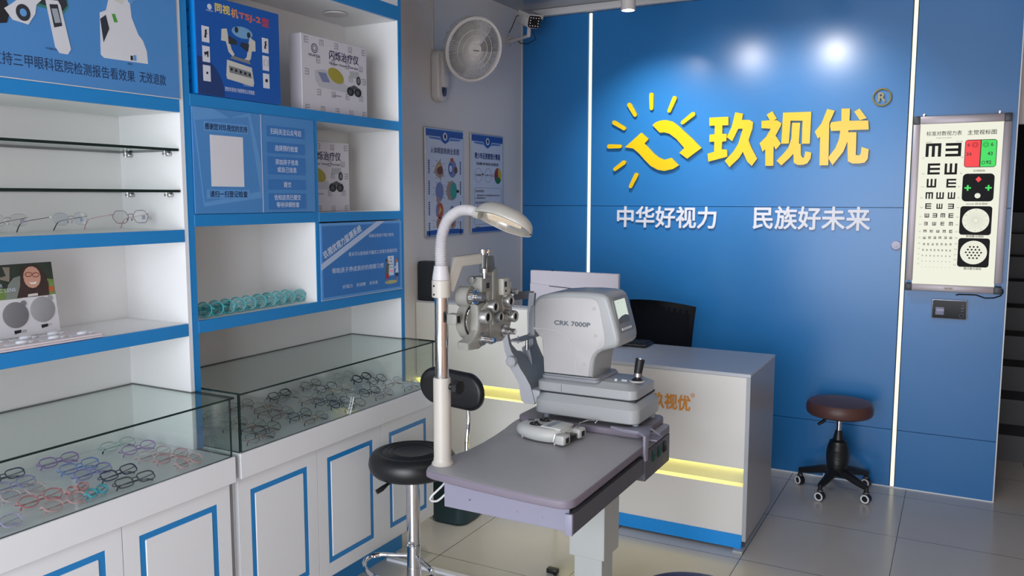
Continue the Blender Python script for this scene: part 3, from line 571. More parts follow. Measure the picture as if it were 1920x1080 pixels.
for body, y, z, w_, h_ in (('目前近视的类型', -0.628, 1.634, 0.10, 0.014), ('眼球近视类型产生的主要原因是眼轴过长或屈光过强', -0.61, 1.610, 0.28, 0.010), ('所以需要定期检查视力', -0.628, 1.594, 0.12, 0.010), ('目前近视年龄的防控建议', -0.628, 1.564, 0.18, 0.014), ('戴镜平均度数小于八百度 加强户外活动', -0.605, 1.542, 0.22, 0.010), ('近视防控的意义', -0.628, 1.515, 0.10, 0.014), ('近视防控的意义在于降低高度近视率和相关疾病', -0.605, 1.497, 0.28, 0.010), ('每年定期检查视力 坚持佩戴', -0.628, 1.480, 0.20, 0.010), ('保护视力', -0.63, 1.415, 0.06, 0.014)):
    m.text(body, FX(X, y, z), w=w_, h=h_, bold=0.02)
build('poster_text', m, None, t, smooth=0)
m = MB(); cy_, cz_ = -0.352, 1.737
for a0, a1, mm in ((90, 210, mat('dial_red', (150, 40, 50), 0.5)), (210, 330, mat('dial_green', (30, 110, 60), 0.5)), (330, 450, mat('dial_yellow', (200, 180, 50), 0.5))):
    flat(m, mm, [(cy_, cz_)]+[(cy_+0.046*math.cos(math.radians(a0+(a1-a0)*k/10)), cz_+0.050*math.sin(math.radians(a0+(a1-a0)*k/10))) for k in range(11)], X=X)
build('colour_dial', m, None, t, smooth=0)

# wall fan
fanw = mat('warm_white_plastic', (206, 200, 197), 0.4); 
fan = thing('wall_fan', 'white wall mounted fan with a round wire cage high on the grey wall', 'fan', (0.0, -1.03, 2.12))
m = MB(); m.prism(rrect(-1.085, 2.125, -0.985, 2.405, 0.045, 8), 0.055, FX(0.001, 0, 0), 0.012, 3); m.box(0.05, 0.075, -1.065, -1.005, 2.2, 2.39, 0.01); build('wall_base', m, fanw, fan)
m = MB(); m.prism(circ(-1.033, 2.185, 0.022, 28, 0.033), 0.004, FX(0.056, 0, 0), 0.001); build('control_dial', m, mat('dark_blue_plastic', (44, 52, 76), 0.3), fan)
FC = Vector((0.250, -1.035, 2.388)); FN = Vector((0.88, -0.46, -0.36)).normalized(); FR = 0.172
m = MB(); m.tube([(0.05, -1.03, 2.36), (0.09, -1.02, 2.37), (0.13, -0.98, 2.39), FC-FN*0.13], 0.026, 12); m.lathe([(0, -0.005), (0.05, 0), (0.055, 0.04), (0.05, 0.075), (0, 0.08)], FC-FN*0.15, FN, 24); build('motor_housing', m, fanw, fan)
u_ = Vector((0, 0, 1)).cross(FN).normalized(); v_ = FN.cross(u_)
def cage(mb, front):
    def P(r, h, a): return FC+FN*h+u_*(r*math.cos(a))+v_*(r*math.sin(a))
    for k in range(110):
        a = 2*PI*k/96
        if front:
            pr = [(0.036, 0.012), (0.09, 0.010), (0.14, 0.003), (0.158, -0.004)]; tw = 0.035
        else:
            pr = [(0.045, -0.075), (0.10, -0.085), (0.15, -0.075), (0.168, -0.05), (0.171, -0.022)]; tw = 0.0
        mb.tube([P(r, h, a+tw*i) for i, (r, h) in enumerate(pr)], 0.0016 if front else 0.0018, 4)
m = MB(); cage(m, True)
for r, h in ((0.075, 0.011), (0.105, 0.008)): m.torus(FC+FN*h, FN, r, 0.0016, 48, 6)
build('front_grille', m, fanw, fan)
m = MB(); cage(m, False); m.torus(FC-FN*0.085, FN, 0.1, 0.002, 48, 6); build('rear_grille', m, fanw, fan)
m = MB(); m.lathe([(0.155, -0.014), (0.168, -0.016), (0.1735, -0.008), (0.1735, 0.004), (0.167, 0.010), (0.157, 0.008), (0.155, -0.014)], FC, FN, 64); build('rim', m, fanw, fan)
m = MB(); m.lathe([(0, 0.006), (0.037, 0.006), (0.037, 0.014), (0.034, 0.019), (0, 0.021)], FC, FN, 32); cap = build('centre_cap', m, fanw, fan)
m = MB(); m.text('~~~~~~~~', frame(FC+FN*0.0215-u_*0.017-v_*0.003, u_, v_), w=0.036, h=0.0045, bold=0.05); build('cap_lettering', m, mat('grey_print', (90, 90, 96), 0.5), cap)
m = MB()
for k in range(3):
    a0 = 2*PI*k/3; t_ = bmesh.new(); grid = []
    for i in range(6):
        r = 0.03+0.115*i/5; row = []
        for j in range(6):
            a = a0+(j/5-0.5)*1.35*(0.7+0.3*math.sin(PI*i/5)); row.append(t_.verts.new(FC-FN*(0.04+0.03*(j/5-0.5))+u_*(r*math.cos(a))+v_*(r*math.sin(a))))
        grid.append(row)
    for i in range(5):
        for j in range(5): t_.faces.new([grid[i][j], grid[i+1][j], grid[i+1][j+1], grid[i][j+1]])
    bmesh.ops.solidify(t_, geom=t_.faces[:], thickness=0.002); m.merge(t_)
m.lathe([(0, 0), (0.035, 0.0), (0.035, 0.04), (0, 0.045)], FC-FN*0.06, FN, 24); build('fan_blades', m, mat('translucent_grey_blade', (188, 186, 184), 0.4), fan)
m = MB(); m.box(0.0005, 0.012, -1.073, -1.060, 2.406, 2.80, 0.002); tag(build('cable_duct', m, fanw), 'slim white cable duct running up the grey wall above the fan', 'cable duct')
# security camera
cam_ = thing('security_camera', 'white bullet security camera with a dark lens face near the ceiling corner', 'camera', (0.0, -0.19, 2.56))
CA = Vector((0.272, -0.365, 2.650)); CN = Vector((0.75, -0.62, -0.36)).normalized(); cu = Vector((0, 0, 1)).cross(CN).normalized(); cv = CN.cross(cu)
def CP(a, b, c_): return CA+cu*a+cv*b+CN*c_
FRM = frame(CA-CN*0.16, cu, cv)
m = MB(); m.prism(rrect(-0.042, -0.038, 0.042, 0.038, 0.018, 6), 0.155, FRM, 0.004); m.prism([(-0.047, 0.02), (-0.043, 0.044), (0.043, 0.044), (0.047, 0.02), (0.043, 0.040), (-0.043, 0.040)], 0.18, frame(CA-CN*0.163, cu, cv)); build('housing', m, fanw, cam_)
m = MB(); m.prism(rrect(-0.039, -0.035, 0.039, 0.035, 0.016, 6), 0.004, frame(CA-CN*0.0055, cu, cv)); ff = build('lens_face', m, mat('black_gloss', (14, 16, 26), 0.15), cam_)
m = MB()
for i in range(4):
    for j in range(4):
        if 0 < i < 3 and 0 < j < 3: continue
        m.ball(CP(-0.026+0.0173*i, -0.023+0.0153*j, 0.0), 0.0027, n=8)
build('infrared_diodes', m, emit_mat('diode', (235, 235, 240), 0.6), ff)
m = MB(); m.lathe([(0, 0), (0.012, 0), (0.011, 0.004), (0, 0.006)], CP(0, 0, -0.002), CN, 20); build('lens', m, mat('lens_dark', (6, 8, 14), 0.05), ff)
m = MB(); m.box(0.001, 0.012, -0.225, -0.165, 2.56, 2.615, 0.004); m.tube([(0.01, -0.195, 2.588), (0.10, -0.22, 2.592), (0.19, -0.28, 2.592)], [0.012, 0.009, 0.011], 10); m.tube([(0.19, -0.28, 2.592), CP(0, -0.036, -0.07)], 0.012, 10)
m.box(0.012, 0.03, -0.215, -0.175, 2.60, 2.612, 0.003); build('bracket', m, fanw, cam_)
m = MB(); m.tube([(0.01, -0.20, 2.64), (0.05, -0.24, 2.66), (0.10, -0.27, 2.72), CP(0, 0.02, -0.155)], 0.003, 6); m.tube([CP(0, -0.03, -0.05), (0.24, -0.28, 2.565), (0.16, -0.25, 2.548), (0.10, -0.22, 2.565), (0.06, -0.2, 2.60)], 0.003, 6); build('cable', m, black, cam_)
# the three surface mounted spots that light the sign
warm = emit_mat('lamp_lens', (255, 244, 225), 14)
for i, (x, tx, pw, sy, sz) in enumerate(((1.000, 0.95, 62, -0.72, 2.575), (1.250, 1.38, 40, -1.08, 2.61), (1.80, 1.84, 62, -1.08, 2.61))):
    l = thing('ceiling_spotlight', ('white cylinder ceiling spotlight nearest the left corner', 'white cylinder ceiling spotlight in the middle of the three', 'white cylinder ceiling spotlight aimed at the right end of the sign')[i], 'light', (x, sy, sz), group='ceiling spotlights in front of the sign wall')
    m = MB(); m.lathe([(0.0, 0.012), (0.03, 0.012), (0.034, 0), (0.038, 0.0), (0.038, 2.799-sz), (0, 2.799-sz)], (x, sy, sz), (0, 0, 1), 32); build('housing', m, fanw, l)
    m = MB(); m.cyl((x, sy, sz+0.008), (x, sy, sz+0.0115), 0.03, n=24); build('lens', m, warm, l)
    spot('spotlight_beam', (x, sy, sz-0.004), (tx, 0.0, 1.78+0.06*(i == 2)), pw, (1.0, 0.96, 0.93), math.radians((84, 82, 76)[i]), (1.0, 0.85, 0.85)[i], 0.028)
dl = MB(); dl.use(trim_white).lathe([(0.0, 0.0), (0.035, 0.0), (0.040, 0.006), (0.055, 0.003), (0.057, 0.0085), (0.0, 0.0085)], (0.85, -2.10, 2.799), (0, 0, -1), 32)
tag(build('ceiling_downlight', dl), 'small round downlight in the ceiling in front of the tall counter', 'light')
spot('downlight_beam', (0.85, -2.10, 2.785), (0.45, -1.25, 0.75), 64, (1.0, 0.97, 0.93), math.radians(56), 0.9, 0.03)
# ------------------------------------------------------------------ reception desk and what stands on it
deskw = mat('desk_white', (226, 224, 220), 0.4, noise=0.01); desktop = mat('desk_top_grey_white', (196, 200, 208), 0.3, noise=0.02)
glow = emit_mat('yellow_led', (255, 241, 128), 11.5); kick = mat('bright_blue_kick', (18, 146, 230), 0.4, noise=0.02)
t = thing('reception_desk', 'white reception desk with a glowing yellow groove and blue plinth', 'desk', (1.25, -0.97, 0))
DX0, DX1, DF, DB = 0.84, 1.803, -1.25, -0.70
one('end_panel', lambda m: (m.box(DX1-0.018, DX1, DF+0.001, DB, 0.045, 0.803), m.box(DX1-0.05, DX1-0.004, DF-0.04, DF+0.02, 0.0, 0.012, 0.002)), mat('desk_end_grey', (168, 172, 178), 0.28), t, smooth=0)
one('worktop', lambda m: m.box(DX0, DX1+0.001, DF-0.001, DB, 0.8035, 0.820, 0.002, 1), desktop, t, smooth=0)
one('front_panel', lambda m: (m.box(DX0, DX1-0.018, DF, DF+0.018, 0.384, 0.803), m.box(DX0, DX1-0.018, DF, DF+0.018, 0.075, 0.300)), deskw, t, smooth=0)
one('groove_back', lambda m: m.box(DX0, DX1-0.018, DF+0.055, DF+0.07, 0.29, 0.395), mat('groove_panel', (178, 178, 162), 0.5), t, smooth=0)
one('groove_ledge', lambda m: (m.box(DX0, DX1-0.018, DF+0.0185, DF+0.055, 0.290, 0.2995), m.box(DX0, DX1-0.018, DF+0.019, DF+0.055, 0.388, 0.396)), deskw, t, smooth=0)
one('light_tube', lambda m: m.box(DX0+0.005, DX1-0.02, DF+0.030, DF+0.046, 0.380, 0.387), glow, t, smooth=0)
one('plinth', lambda m: (m.box(DX0, DX1-0.018, DF-0.006, DF+0.012, 0.012, 0.075), m.box(DX0, DX0+0.02, DF, DB, 0.0, 0.80), m.box(DX0+0.02, DX1-0.05, DF+0.05, DF+0.07, 0.0, 0.075)), kick, t, smooth=0)
m = MB(); m.text('玖视优', FY(1.349, DF-0.0012, 0.620), w=0.183, h=0.072, depth=0.0008, bold=0.03); m.text('®', FY(1.534, DF-0.0012, 0.687), h=0.020, depth=0.0006); build('orange_lettering', m, mat('orange_print', (226, 150, 60), 0.5), t, smooth=0)
m = MB(); m.box(DX0+0.02, DX1-0.018, DB-0.02, DB, 0.45, 0.80); build('modesty_panel', m, deskw, t, smooth=0)
h = thing('reception_counter', 'taller pale counter with a glowing yellow groove against the grey wall', 'counter', (0.4, -1.1, 0))
HX0, HX1 = 0.004, 0.836
one('front_panel', lambda m: (m.box(HX0, HX1, DF, DF+0.018, 0.622, 1.038), m.box(HX0, HX1, DF, DF+0.018, 0.075, 0.556)), mat('cream_panel', (244, 244, 240), 0.4, noise=0.01), h, smooth=0)
one('ledge', lambda m: m.box(HX0, HX1, DF-0.001, DF+0.085, 1.0385, 1.046, 0.001, 1), desktop, h, smooth=0)
one('rear_panel', lambda m: (m.box(HX0, HX1, DF+0.068, DF+0.085, 0.62, 1.038), m.box(HX0, HX1, DF+0.05, DF+0.40, 0.735, 0.75)), deskw, h, smooth=0)
one('groove_back', lambda m: m.box(HX0, HX1, DF+0.050, DF+0.065, 0.54, 0.64), mat('groove_panel', (178, 178, 162), 0.5), h, smooth=0)
one('groove_ledge', lambda m: (m.box(HX0, HX1, DF+0.018, DF+0.05, 0.545, 0.5525), m.box(HX0, HX1, DF+0.018, DF+0.05, 0.625, 0.633)), deskw, h, smooth=0)
one('light_tube', lambda m: m.box(HX0+0.004, HX1-0.01, DF+0.028, DF+0.044, 0.618, 0.624), glow, h, smooth=0)
one('side_panel', lambda m: (m.box(HX1-0.018, HX1, DF+0.019, DF+0.40, 0.0, 0.545), m.box(HX0, HX0+0.018, DF+0.019, DF+0.40, 0.0, 0.545)), deskw, h, smooth=0)
one('plinth', lambda m: m.box(HX0+0.02, HX1-0.02, DF+0.0, DF+0.018, 0.0, 0.0745), kick, h, smooth=0)
# monitor seen from behind
mw = mat('monitor_white', (214, 210, 222), 0.45); mo = thing('monitor', 'white computer monitor seen from behind above the reception desk', 'monitor', (0.83, -0.93, 0.82))
def tilt(M, a): return M @ Matrix.Rotation(a, 4, 'X')
m = MB(); m.box(0.555, 1.062, -0.965, -0.935, 0.93, 1.213, 0.006); build('display_case', m, mw, mo)
m = MB(); m.prism([(0.565, 1.145), (0.80, 1.128), (1.05, 1.120), (1.05, 0.96), (0.565, 0.96)], 0.022, FY(0, -0.965, 0), 0.004); m.use(mw); build('rear_bulge', m, mw, mo)
m = MB(); m.prism([(0.68, 1.1367), (0.92, 1.1245), (0.92, 1.121), (0.68, 1.133)], 0.0006, FY(0, -0.9872, 0)); m.box(0.68, 0.685, -0.96, -0.94, 1.2135, 1.217); build('vent', m, ink, mo, smooth=0)
m = MB(); m.box(0.568, 1.05, -0.9345, -0.932, 0.945, 1.20); build('screen', m, mat('screen_dark', (30, 34, 44), 0.1), mo, smooth=0)
m = MB(); m.box(0.86, 0.96, -0.93, -0.90, 0.83, 1.02, 0.005); m.box(0.84, 0.99, -1.03, -0.862, 0.8205, 0.830, 0.003); build('stand', m, mw, mo)
# keyboard
k = thing('keyboard', 'black computer keyboard lying on the reception desk', 'keyboard', (1.0, -0.77, 0.821))
m = MB(); m.box(0.84, 1.175, -0.85, -0.72, 0.8205, 0.838, 0.004); build('keyboard_case', m, black, k)
kc = MB()
for r in range(5):
    for c_ in range(15): x = 0.850+0.0212*c_; y = -0.842+0.0225*r; kc.box(x, x+0.0175, y, y+0.018, 0.8385, 0.844, 0.001, 1)
keys = build('keys', kc, mat('black_keys', (34, 36, 42), 0.5), k); keys['kind'] = 'stuff'
# office chair behind the desk
c = thing('office_chair', 'black mesh backed office chair behind the reception desk', 'chair', (1.09, -0.45, 0))
def back_curve(u, v):            # u -1..1 across, v 0..1 upward; backrest facing -y
    wdt = 0.165+0.035*v**1.5
    return Vector((1.085+wdt*u+0.006, -0.33-0.05*(1-u*u)*0.8+0.03*(1-v), 0.62+0.375*v+0.018*(1-u*u)-0.01*u))
def surf(mb, u0, u1, v0, v1, nu=12, nv=10, th=0.006):
    t_ = bmesh.new(); g = [[t_.verts.new(back_curve(u0+(u1-u0)*i/nu, v0+(v1-v0)*j/nv)) for j in range(nv+1)] for i in range(nu+1)]
    for i in range(nu):
        for j in range(nv): t_.faces.new([g[i][j], g[i+1][j], g[i+1][j+1], g[i][j+1]])
    bmesh.ops.solidify(t_, geom=t_.faces[:], thickness=th); mb.merge(t_)
m = MB(); surf(m, -0.93, 0.93, 0.04, 0.92, th=0.002); build('mesh_back', m, mat('mesh_fabric', (18, 26, 40), 0.85, bump=0.5, bscale=500), c)
m = MB(); surf(m, -1, 1, 0.86, 1.0, th=0.016); surf(m, -1, -0.86, 0, 1, 2, 10, th=0.016); surf(m, 0.86, 1, 0, 1, 2, 10, th=0.016); surf(m, -1, 1, 0, 0.08, th=0.016); build('back_frame', m, black, c)
m = MB(); m.box(0.86, 1.32, -0.66, -0.25, 0.43, 0.50, 0.03, 4); build('seat', m, mat('seat_fabric', (24, 26, 32), 0.9), c)
m = MB(); m.tube([(1.09, -0.35, 0.44), (1.09, -0.26, 0.46), (1.09, -0.27, 0.62)], 0.02, 8); m.cyl((1.09, -0.45, 0.10), (1.09, -0.45, 0.43), 0.025); build('post', m, black, c)
m = MB()
for i in range(5):
    a = 2*PI*i/5+0.3; m.tube([(1.09, -0.45, 0.11), (1.09+0.15*math.cos(a), -0.45+0.15*math.sin(a), 0.10), (1.09+0.27*math.cos(a), -0.45+0.27*math.sin(a), 0.065)], [0.024, 0.018, 0.012], 8); m.ball((1.09+0.27*math.cos(a), -0.45+0.27*math.sin(a), 0.03), 0.029, 0.029, 0.029, 12)
build('star_base', m, black, c)
# speaker on the counter
s = thing('speaker', 'dark grey cloth speaker standing on the tall counter by the grey wall', 'speaker', (0.075, -1.205, 1.046))
m = MB(); m.prism(rrect(0.006, -1.245, 0.142, -1.167, 0.02, 5), 0.212, Matrix.Translation((0, 0, 1.0475)), 0.01, 3); build('speaker_body', m, mat('speaker_cloth', (40, 46, 54), 0.8, bump=0.3, bscale=600), s)
m = MB(); m.box(0.05, 0.10, -1.2462, -1.245, 1.07, 1.073); build('trim_line', m, black, s, smooth=0)
# waste bin
b = thing('waste_bin', 'dark green plastic waste bin on the floor beyond the instrument table', 'bin', (0.45, -1.52, 0))
m = MB()
def rr_ring(cx, cy, w_, d_, r, z, n=6): return [(x+cx, y+cy, z) for x, y in rrect(-w_/2, -d_/2, w_/2, d_/2, r, n)]
def loft(mb, rings, cap0=True, cap1=True):
    t_ = bmesh.new(); R = [[t_.verts.new(p) for p in r] for r in rings]; n = len(R[0])
    for A, B in zip(R, R[1:]):
        for i in range(n): t_.faces.new([A[i], A[(i+1) % n], B[(i+1) % n], B[i]])
    if cap0: t_.faces.new(R[0][::-1])
    if cap1: t_.faces.new(R[-1])
    bmesh.ops.recalc_face_normals(t_, faces=t_.faces[:]); mb.merge(t_)
loft(m, [rr_ring(0.43, -1.525, 0.185, 0.185, 0.05, 0.001), rr_ring(0.43, -1.525, 0.205, 0.205, 0.055, 0.012), rr_ring(0.43, -1.525, 0.225, 0.225, 0.055, 0.22), rr_ring(0.43, -1.525, 0.215, 0.215, 0.05, 0.221), rr_ring(0.43, -1.525, 0.195, 0.195, 0.05, 0.02)]); build('bin_body', m, mat('dark_green_plastic', (30, 56, 62), 0.45), b)
m = MB(); loft(m, [rr_ring(0.43, -1.525, 0.236, 0.236, 0.058, 0.216), rr_ring(0.43, -1.525, 0.236, 0.236, 0.058, 0.232), rr_ring(0.43, -1.525, 0.214, 0.214, 0.05, 0.232), rr_ring(0.43, -1.525, 0.214, 0.214, 0.05, 0.222)], False, False); build('rim', m, mat('dark_green_rim', (26, 48, 54), 0.35), b)
# cable cover on the floor
m = MB(); m.prism([(-0.018, 0), (-0.013, 0.010), (0.013, 0.010), (0.018, 0)], 1.0, frame((0.425, -2.085, 0.001), (0, 1, 0), (0, 0, 1))); tag(build('cable_cover', m, mat('white_plastic_strip', (236, 238, 246), 0.4), smooth=0), 'white plastic cable cover strip across the floor tiles by the black stool', 'cable cover')
# ------------------------------------------------------------------ low stool with castors at the blue wall
SX, SY = 2.065, -0.235
st = thing('round_stool', 'brown round stool on a ribbed black column with castors', 'stool', (SX, SY, 0))
brn = mat('brown_leatherette', (86, 56, 52), 0.45, noise=0.05, bump=0.05, bscale=300)
m = MB(); m.lathe([(0, 0.435), (0.135, 0.435), (0.158, 0.438), (0.168, 0.447), (0.172, 0.465), (0.170, 0.490), (0.160, 0.507), (0.12, 0.515), (0, 0.518)], (SX, SY, 0), (0, 0, 1), 48); build('seat', m, brn, st)
m = MB(); m.cyl((SX, SY, 0.26), (SX, SY, 0.436), 0.0135); build('gas_lift', m, chrome, st)
prof = [(0, 0.10), (0.03, 0.10)]
for i in range(40):
    z = 0.115+0.175*i/39; r = 0.030+0.028*math.sin(PI*min(1, max(0, (z-0.10)/0.215)))**0.8; prof.append((r+0.0015*(i % 2), z))
prof += [(0.028, 0.30), (0.018, 0.345), (0.016, 0.35), (0, 0.35)]
m = MB(); m.lathe(prof, (SX, SY, 0), (0, 0, 1), 32); build('ribbed_sleeve', m, black, st)
m = MB(); m.box(SX-0.06, SX+0.06, SY-0.05, SY+0.05, 0.425, 0.4355, 0.003); m.tube([(SX-0.03, SY-0.02, 0.428), (SX-0.06, SY-0.04, 0.418), (SX-0.075, SY-0.05, 0.40), (SX-0.098, SY-0.065, 0.384)], [0.004, 0.006, 0.010, 0.008], 8); build('height_lever', m, black, st)
for i, (wx, wy) in enumerate(((1.868, -0.19), (2.005, -0.41), (2.225, -0.335), (2.20, -0.065), (2.00, -0.052))):
    d = Vector((wx-SX, wy-SY, 0)); q = Vector((SX, SY, 0))
    m = MB(); m.tube([q+d*0.02+Vector((0, 0, 0.115)), q+d*0.35+Vector((0, 0, 0.118)), q+d*0.75+Vector((0, 0, 0.095)), q+d*1.02+Vector((0, 0, 0.082))], [0.028, 0.025, 0.020, 0.015], 8); m.cyl(q+d+Vector((0, 0, 0.05)), q+d+Vector((0, 0, 0.09)), 0.011, n=12); leg = build('leg', m, black, st)
    ax = Vector((-0.35, -1.0, 0)).normalized() if i in (1, 2, 3) else Vector((-0.75, -0.8, 0)).normalized()
    cpos = q+d+Vector((0, 0, 0.026))
    m = MB(); m.cyl(cpos-ax*0.016, cpos+ax*0.016, 0.0255, n=24, bev=0.003); m.box(cpos.x-0.014, cpos.x+0.014, cpos.y-0.014, cpos.y+0.014, 0.045, 0.062, 0.004); cs = build('castor', m, black, leg)
build('hub_cover', (lambda m: (m.lathe([(0, 0.098), (0.034, 0.098), (0.034, 0.112), (0.026, 0.125), (0, 0.125)], (SX, SY, 0), (0, 0, 1), 24), m)[-1])(MB()), black, st)
m = MB()
for i, (wx, wy) in enumerate(((1.868, -0.19), (2.005, -0.41), (2.225, -0.335), (2.20, -0.065), (2.00, -0.052))):
    ax = Vector((-0.35, -1.0, 0)).normalized() if i in (1, 2, 3) else Vector((-0.75, -0.8, 0)).normalized()
    m = MB(); m.torus(Vector((wx, wy, 0.026))+ax*0.0165, ax, 0.0195, 0.0042, 24, 6); build('castor_ring', m, mat('white_castor_ring', (232, 234, 238), 0.4), st)
# ------------------------------------------------------------------ tall black stool with backrest
BXc, BYc = 0.790, -2.41
bs = thing('bar_stool', 'black padded stool with a small backrest on a chrome column', 'stool', (BXc, BYc, 0))
lea = mat('black_leatherette', (26, 27, 30), 0.38, noise=0.05, bump=0.05, bscale=350)
def smooth_path(P, n=6):
    P = [Vector(p) for p in P]; out = []
    for i in range(len(P)-1):
        p0, p1, p2, p3 = P[max(i-1, 0)], P[i], P[i+1], P[min(i+2, len(P)-1)]
        for k in range(n):
            t = k/n; out.append(0.5*((2*p1)+(p2-p0)*t+(2*p0-5*p1+4*p2-p3)*t*t+(3*p1-p0-3*p2+p3)*t**3))
    out.append(P[-1]); return out
m = MB(); prof = [(0, 0.550), (0.12, 0.550), (0.146, 0.556), (0.163, 0.572), (0.168, 0.594), (0.164, 0.618), (0.152, 0.634), (0.134, 0.641)]
for r_ in (0.118, 0.098, 0.080): prof += [(r_+0.006, 0.640), (r_, 0.635), (r_-0.006, 0.639)]
prof += [(0.055, 0.635), (0.03, 0.632), (0, 0.631)]
m.lathe(prof, (BXc, BYc, 0), (0, 0, 1), 64); build('seat', m, lea, bs)
m = MB(); m.cyl((BXc, BYc, 0.0), (BXc, BYc, 0.18), 0.028, n=32); m.cyl((BXc, BYc, 0.18), (BXc, BYc, 0.55), 0.0265, n=32); m.cyl((BXc, BYc, 0.262), (BXc, BYc, 0.272), 0.0285, n=32, bev=0.003)
m.lathe([(0, 0.001), (0.20, 0.001), (0.20, 0.006), (0.05, 0.022), (0.03, 0.04), (0, 0.04)], (BXc-0.0, BYc, 0), (0, 0, 1), 48); build('chrome_column', m, chrome, bs)
P = [(BXc-0.02, BYc-0.01, 0.222), (BXc-0.085, BYc-0.02, 0.214), (BXc-0.141, BYc-0.036, 0.21), (BXc-0.160, BYc-0.085, 0.21), (BXc-0.125, BYc-0.145, 0.21), (BXc-0.045, BYc-0.195, 0.21), (BXc+0.06, BYc-0.19, 0.21), (BXc+0.135, BYc-0.12, 0.21), (BXc+0.138, BYc-0.075, 0.21), (BXc+0.10, BYc-0.044, 0.212), (BXc+0.02, BYc-0.01, 0.222)]
m = MB(); m.tube(smooth_path(P), 0.009, 10); build('foot_ring', m, chrome, bs)
m = MB(); m.box(BXc-0.07, BXc+0.07, BYc-0.07, BYc+0.07, 0.538, 0.5495, 0.003); m.tube([(BXc-0.03, BYc-0.06, 0.543), (BXc-0.03, BYc-0.12, 0.540), (BXc-0.035, BYc-0.15, 0.530), (BXc-0.045, BYc-0.168, 0.522)], [0.006, 0.006, 0.010, 0.009], 8); build('height_lever', m, black, bs)
m = MB(); m.prism(rrect(0.685, 0.766, 0.978, 0.916, 0.072, 8), 0.042, FY(0, -2.19, 0) @ Matrix.Rotation(0.0, 4, 'X'), 0.016, 4); 
for v in m.bm.verts: v.co.y += 0.55*(v.co.x-0.83)**2*-1.0+0.03; v.co.z += -0.07*(v.co.x-0.83)
build('backrest', m, lea, bs)
m = MB(); m.tube(smooth_path([(BXc+0.04, BYc+0.05, 0.543), (BXc+0.09, BYc+0.18, 0.541), (BXc+0.10, BYc+0.225, 0.56), (0.892, -2.178, 0.64), (0.886, -2.155, 0.72), (0.872, -2.150, 0.80), (0.862, -2.150, 0.86)]), 0.0085, 10, ry=0.0085); build('backrest_bar', m, chrome, bs)
m = MB(); m.prism(rrect(BXc+0.075, BYc+0.15, BXc+0.115, BYc+0.22, 0.01), 0.05, Matrix.Translation((0, 0, 0.535)), 0.004); build('bar_bracket', m, mat('grey_bracket', (70, 72, 78), 0.45), bs)
# ------------------------------------------------------------------ motorised instrument table
tt = mat('grey_laminate_top', (166, 165, 168), 0.42, noise=0.03, nscale=30, bump=0.08, bscale=700); lilac_edge = mat('lilac_grey_edge', (124, 116, 130), 0.5)
dfr = mat('lilac_grey_metal', (142, 140, 160), 0.45); dark_m = mat('dark_grey_metal', (88, 88, 96), 0.5); colm = mat('pale_grey_column', (186, 190, 188), 0.5); cream = mat('cream_tube', (196, 190, 182), 0.4)
T = thing('instrument_table', 'grey instrument table with a pale lifting column and upright pole', 'table', (1.43, -2.15, 0))
TOP = [(1.085, -2.745), (1.095, -2.765), (1.12, -2.776), (1.20, -2.788), (1.30, -2.800), (1.40, -2.809), (1.50, -2.815), (1.585, -2.817), (1.612, -2.812), (1.628, -2.797), (1.634, -2.775), (1.634, -1.885), (1.625, -1.86), (1.60, -1.85), (1.10, -1.85), (1.075, -1.86), (1.066, -1.885), (1.066, -2.10), (1.074, -2.16), (1.085, -2.22), (1.096, -2.31), (1.104, -2.42), (1.103, -2.52), (1.090, -2.59), (1.078, -2.64), (1.074, -2.70)]
m = MB(); m.prism(TOP, 0.028, Matrix.Translation((0, 0, 0.692)), 0.006, 3)
bm_top = m.bm; m.mats = [tt, lilac_edge]
for f in bm_top.faces:
    f.normal_update(); f.material_index = 0 if f.normal.z > 0.85 else 1
build('tabletop', m, None, T)
PLT = rrect(1.084, -2.118, 1.602, -1.835, 0.035, 6)
m = MB(); m.prism(PLT, 0.027, Matrix.Translation((0, 0, 0.7205)), 0.006, 3); m.mats = [mat('mid_grey_plate', (134, 132, 138), 0.45, noise=0.02), lilac_edge]
for f in m.bm.faces: f.normal_update(); f.material_index = 0 if f.normal.z > 0.85 else 1
build('sliding_plate', m, None, T)
m = MB(); m.box(1.151, 1.598, -2.745, -2.735, 0.598, 0.691, 0.001, 1); build('drawer_front', m, dfr, T, smooth=0)
for x, z in ((1.25, 0.638), (1.42, 0.630), (1.505, 0.626)): m = MB(); m.cyl((x, -2.7455, z), (x, -2.7485, z), 0.0028, n=10); build('screw', m, chrome, T)
m = MB(); m.ball((1.455, -2.79, 0.690), 0.005, n=10); build('bolt_head', m, chrome, T)
m = MB(); m.box(1.165, 1.588, -2.735, -1.88, 0.60, 0.690); build('drawer_box', m, dark_m, T, smooth=0)
m = MB(); m.box(1.612, 1.6305, -2.787, -2.16, 0.612, 0.672); m.use(dfr); m.mats = [dark_m, dfr]; m.mi = 1; m.box(1.606, 1.6315, -2.800, -2.787, 0.610, 0.676, 0.003); build('side_rail', m, None, T)
m = MB(); m.box(1.60, 1.633, -2.16, -1.875, 0.580, 0.690, 0.003); build('switch_box', m, dark_m, T)
for y, mm_, lb in ((-2.073, mat('green_rocker', (10, 62, 48), 0.35), 'green rocker switch'), (-2.008, mat('green_rocker', (10, 62, 48), 0.35), 'green rocker switch'), (-1.945, black, 'black power socket')):
    m = MB(); m.box(1.6335, 1.638, y-0.014, y+0.014, 0.633, 0.675, 0.002, 1); m.box(1.636, 1.642, y-0.010, y+0.010, 0.638, 0.655, 0.002, 1); build('rocker_switch', m, mm_, T, label=lb)
m = MB(); m.box(1.36, 1.50, -2.215, -2.065, 0.272, 0.60, 0.002, 1); build('column', m, colm, T)
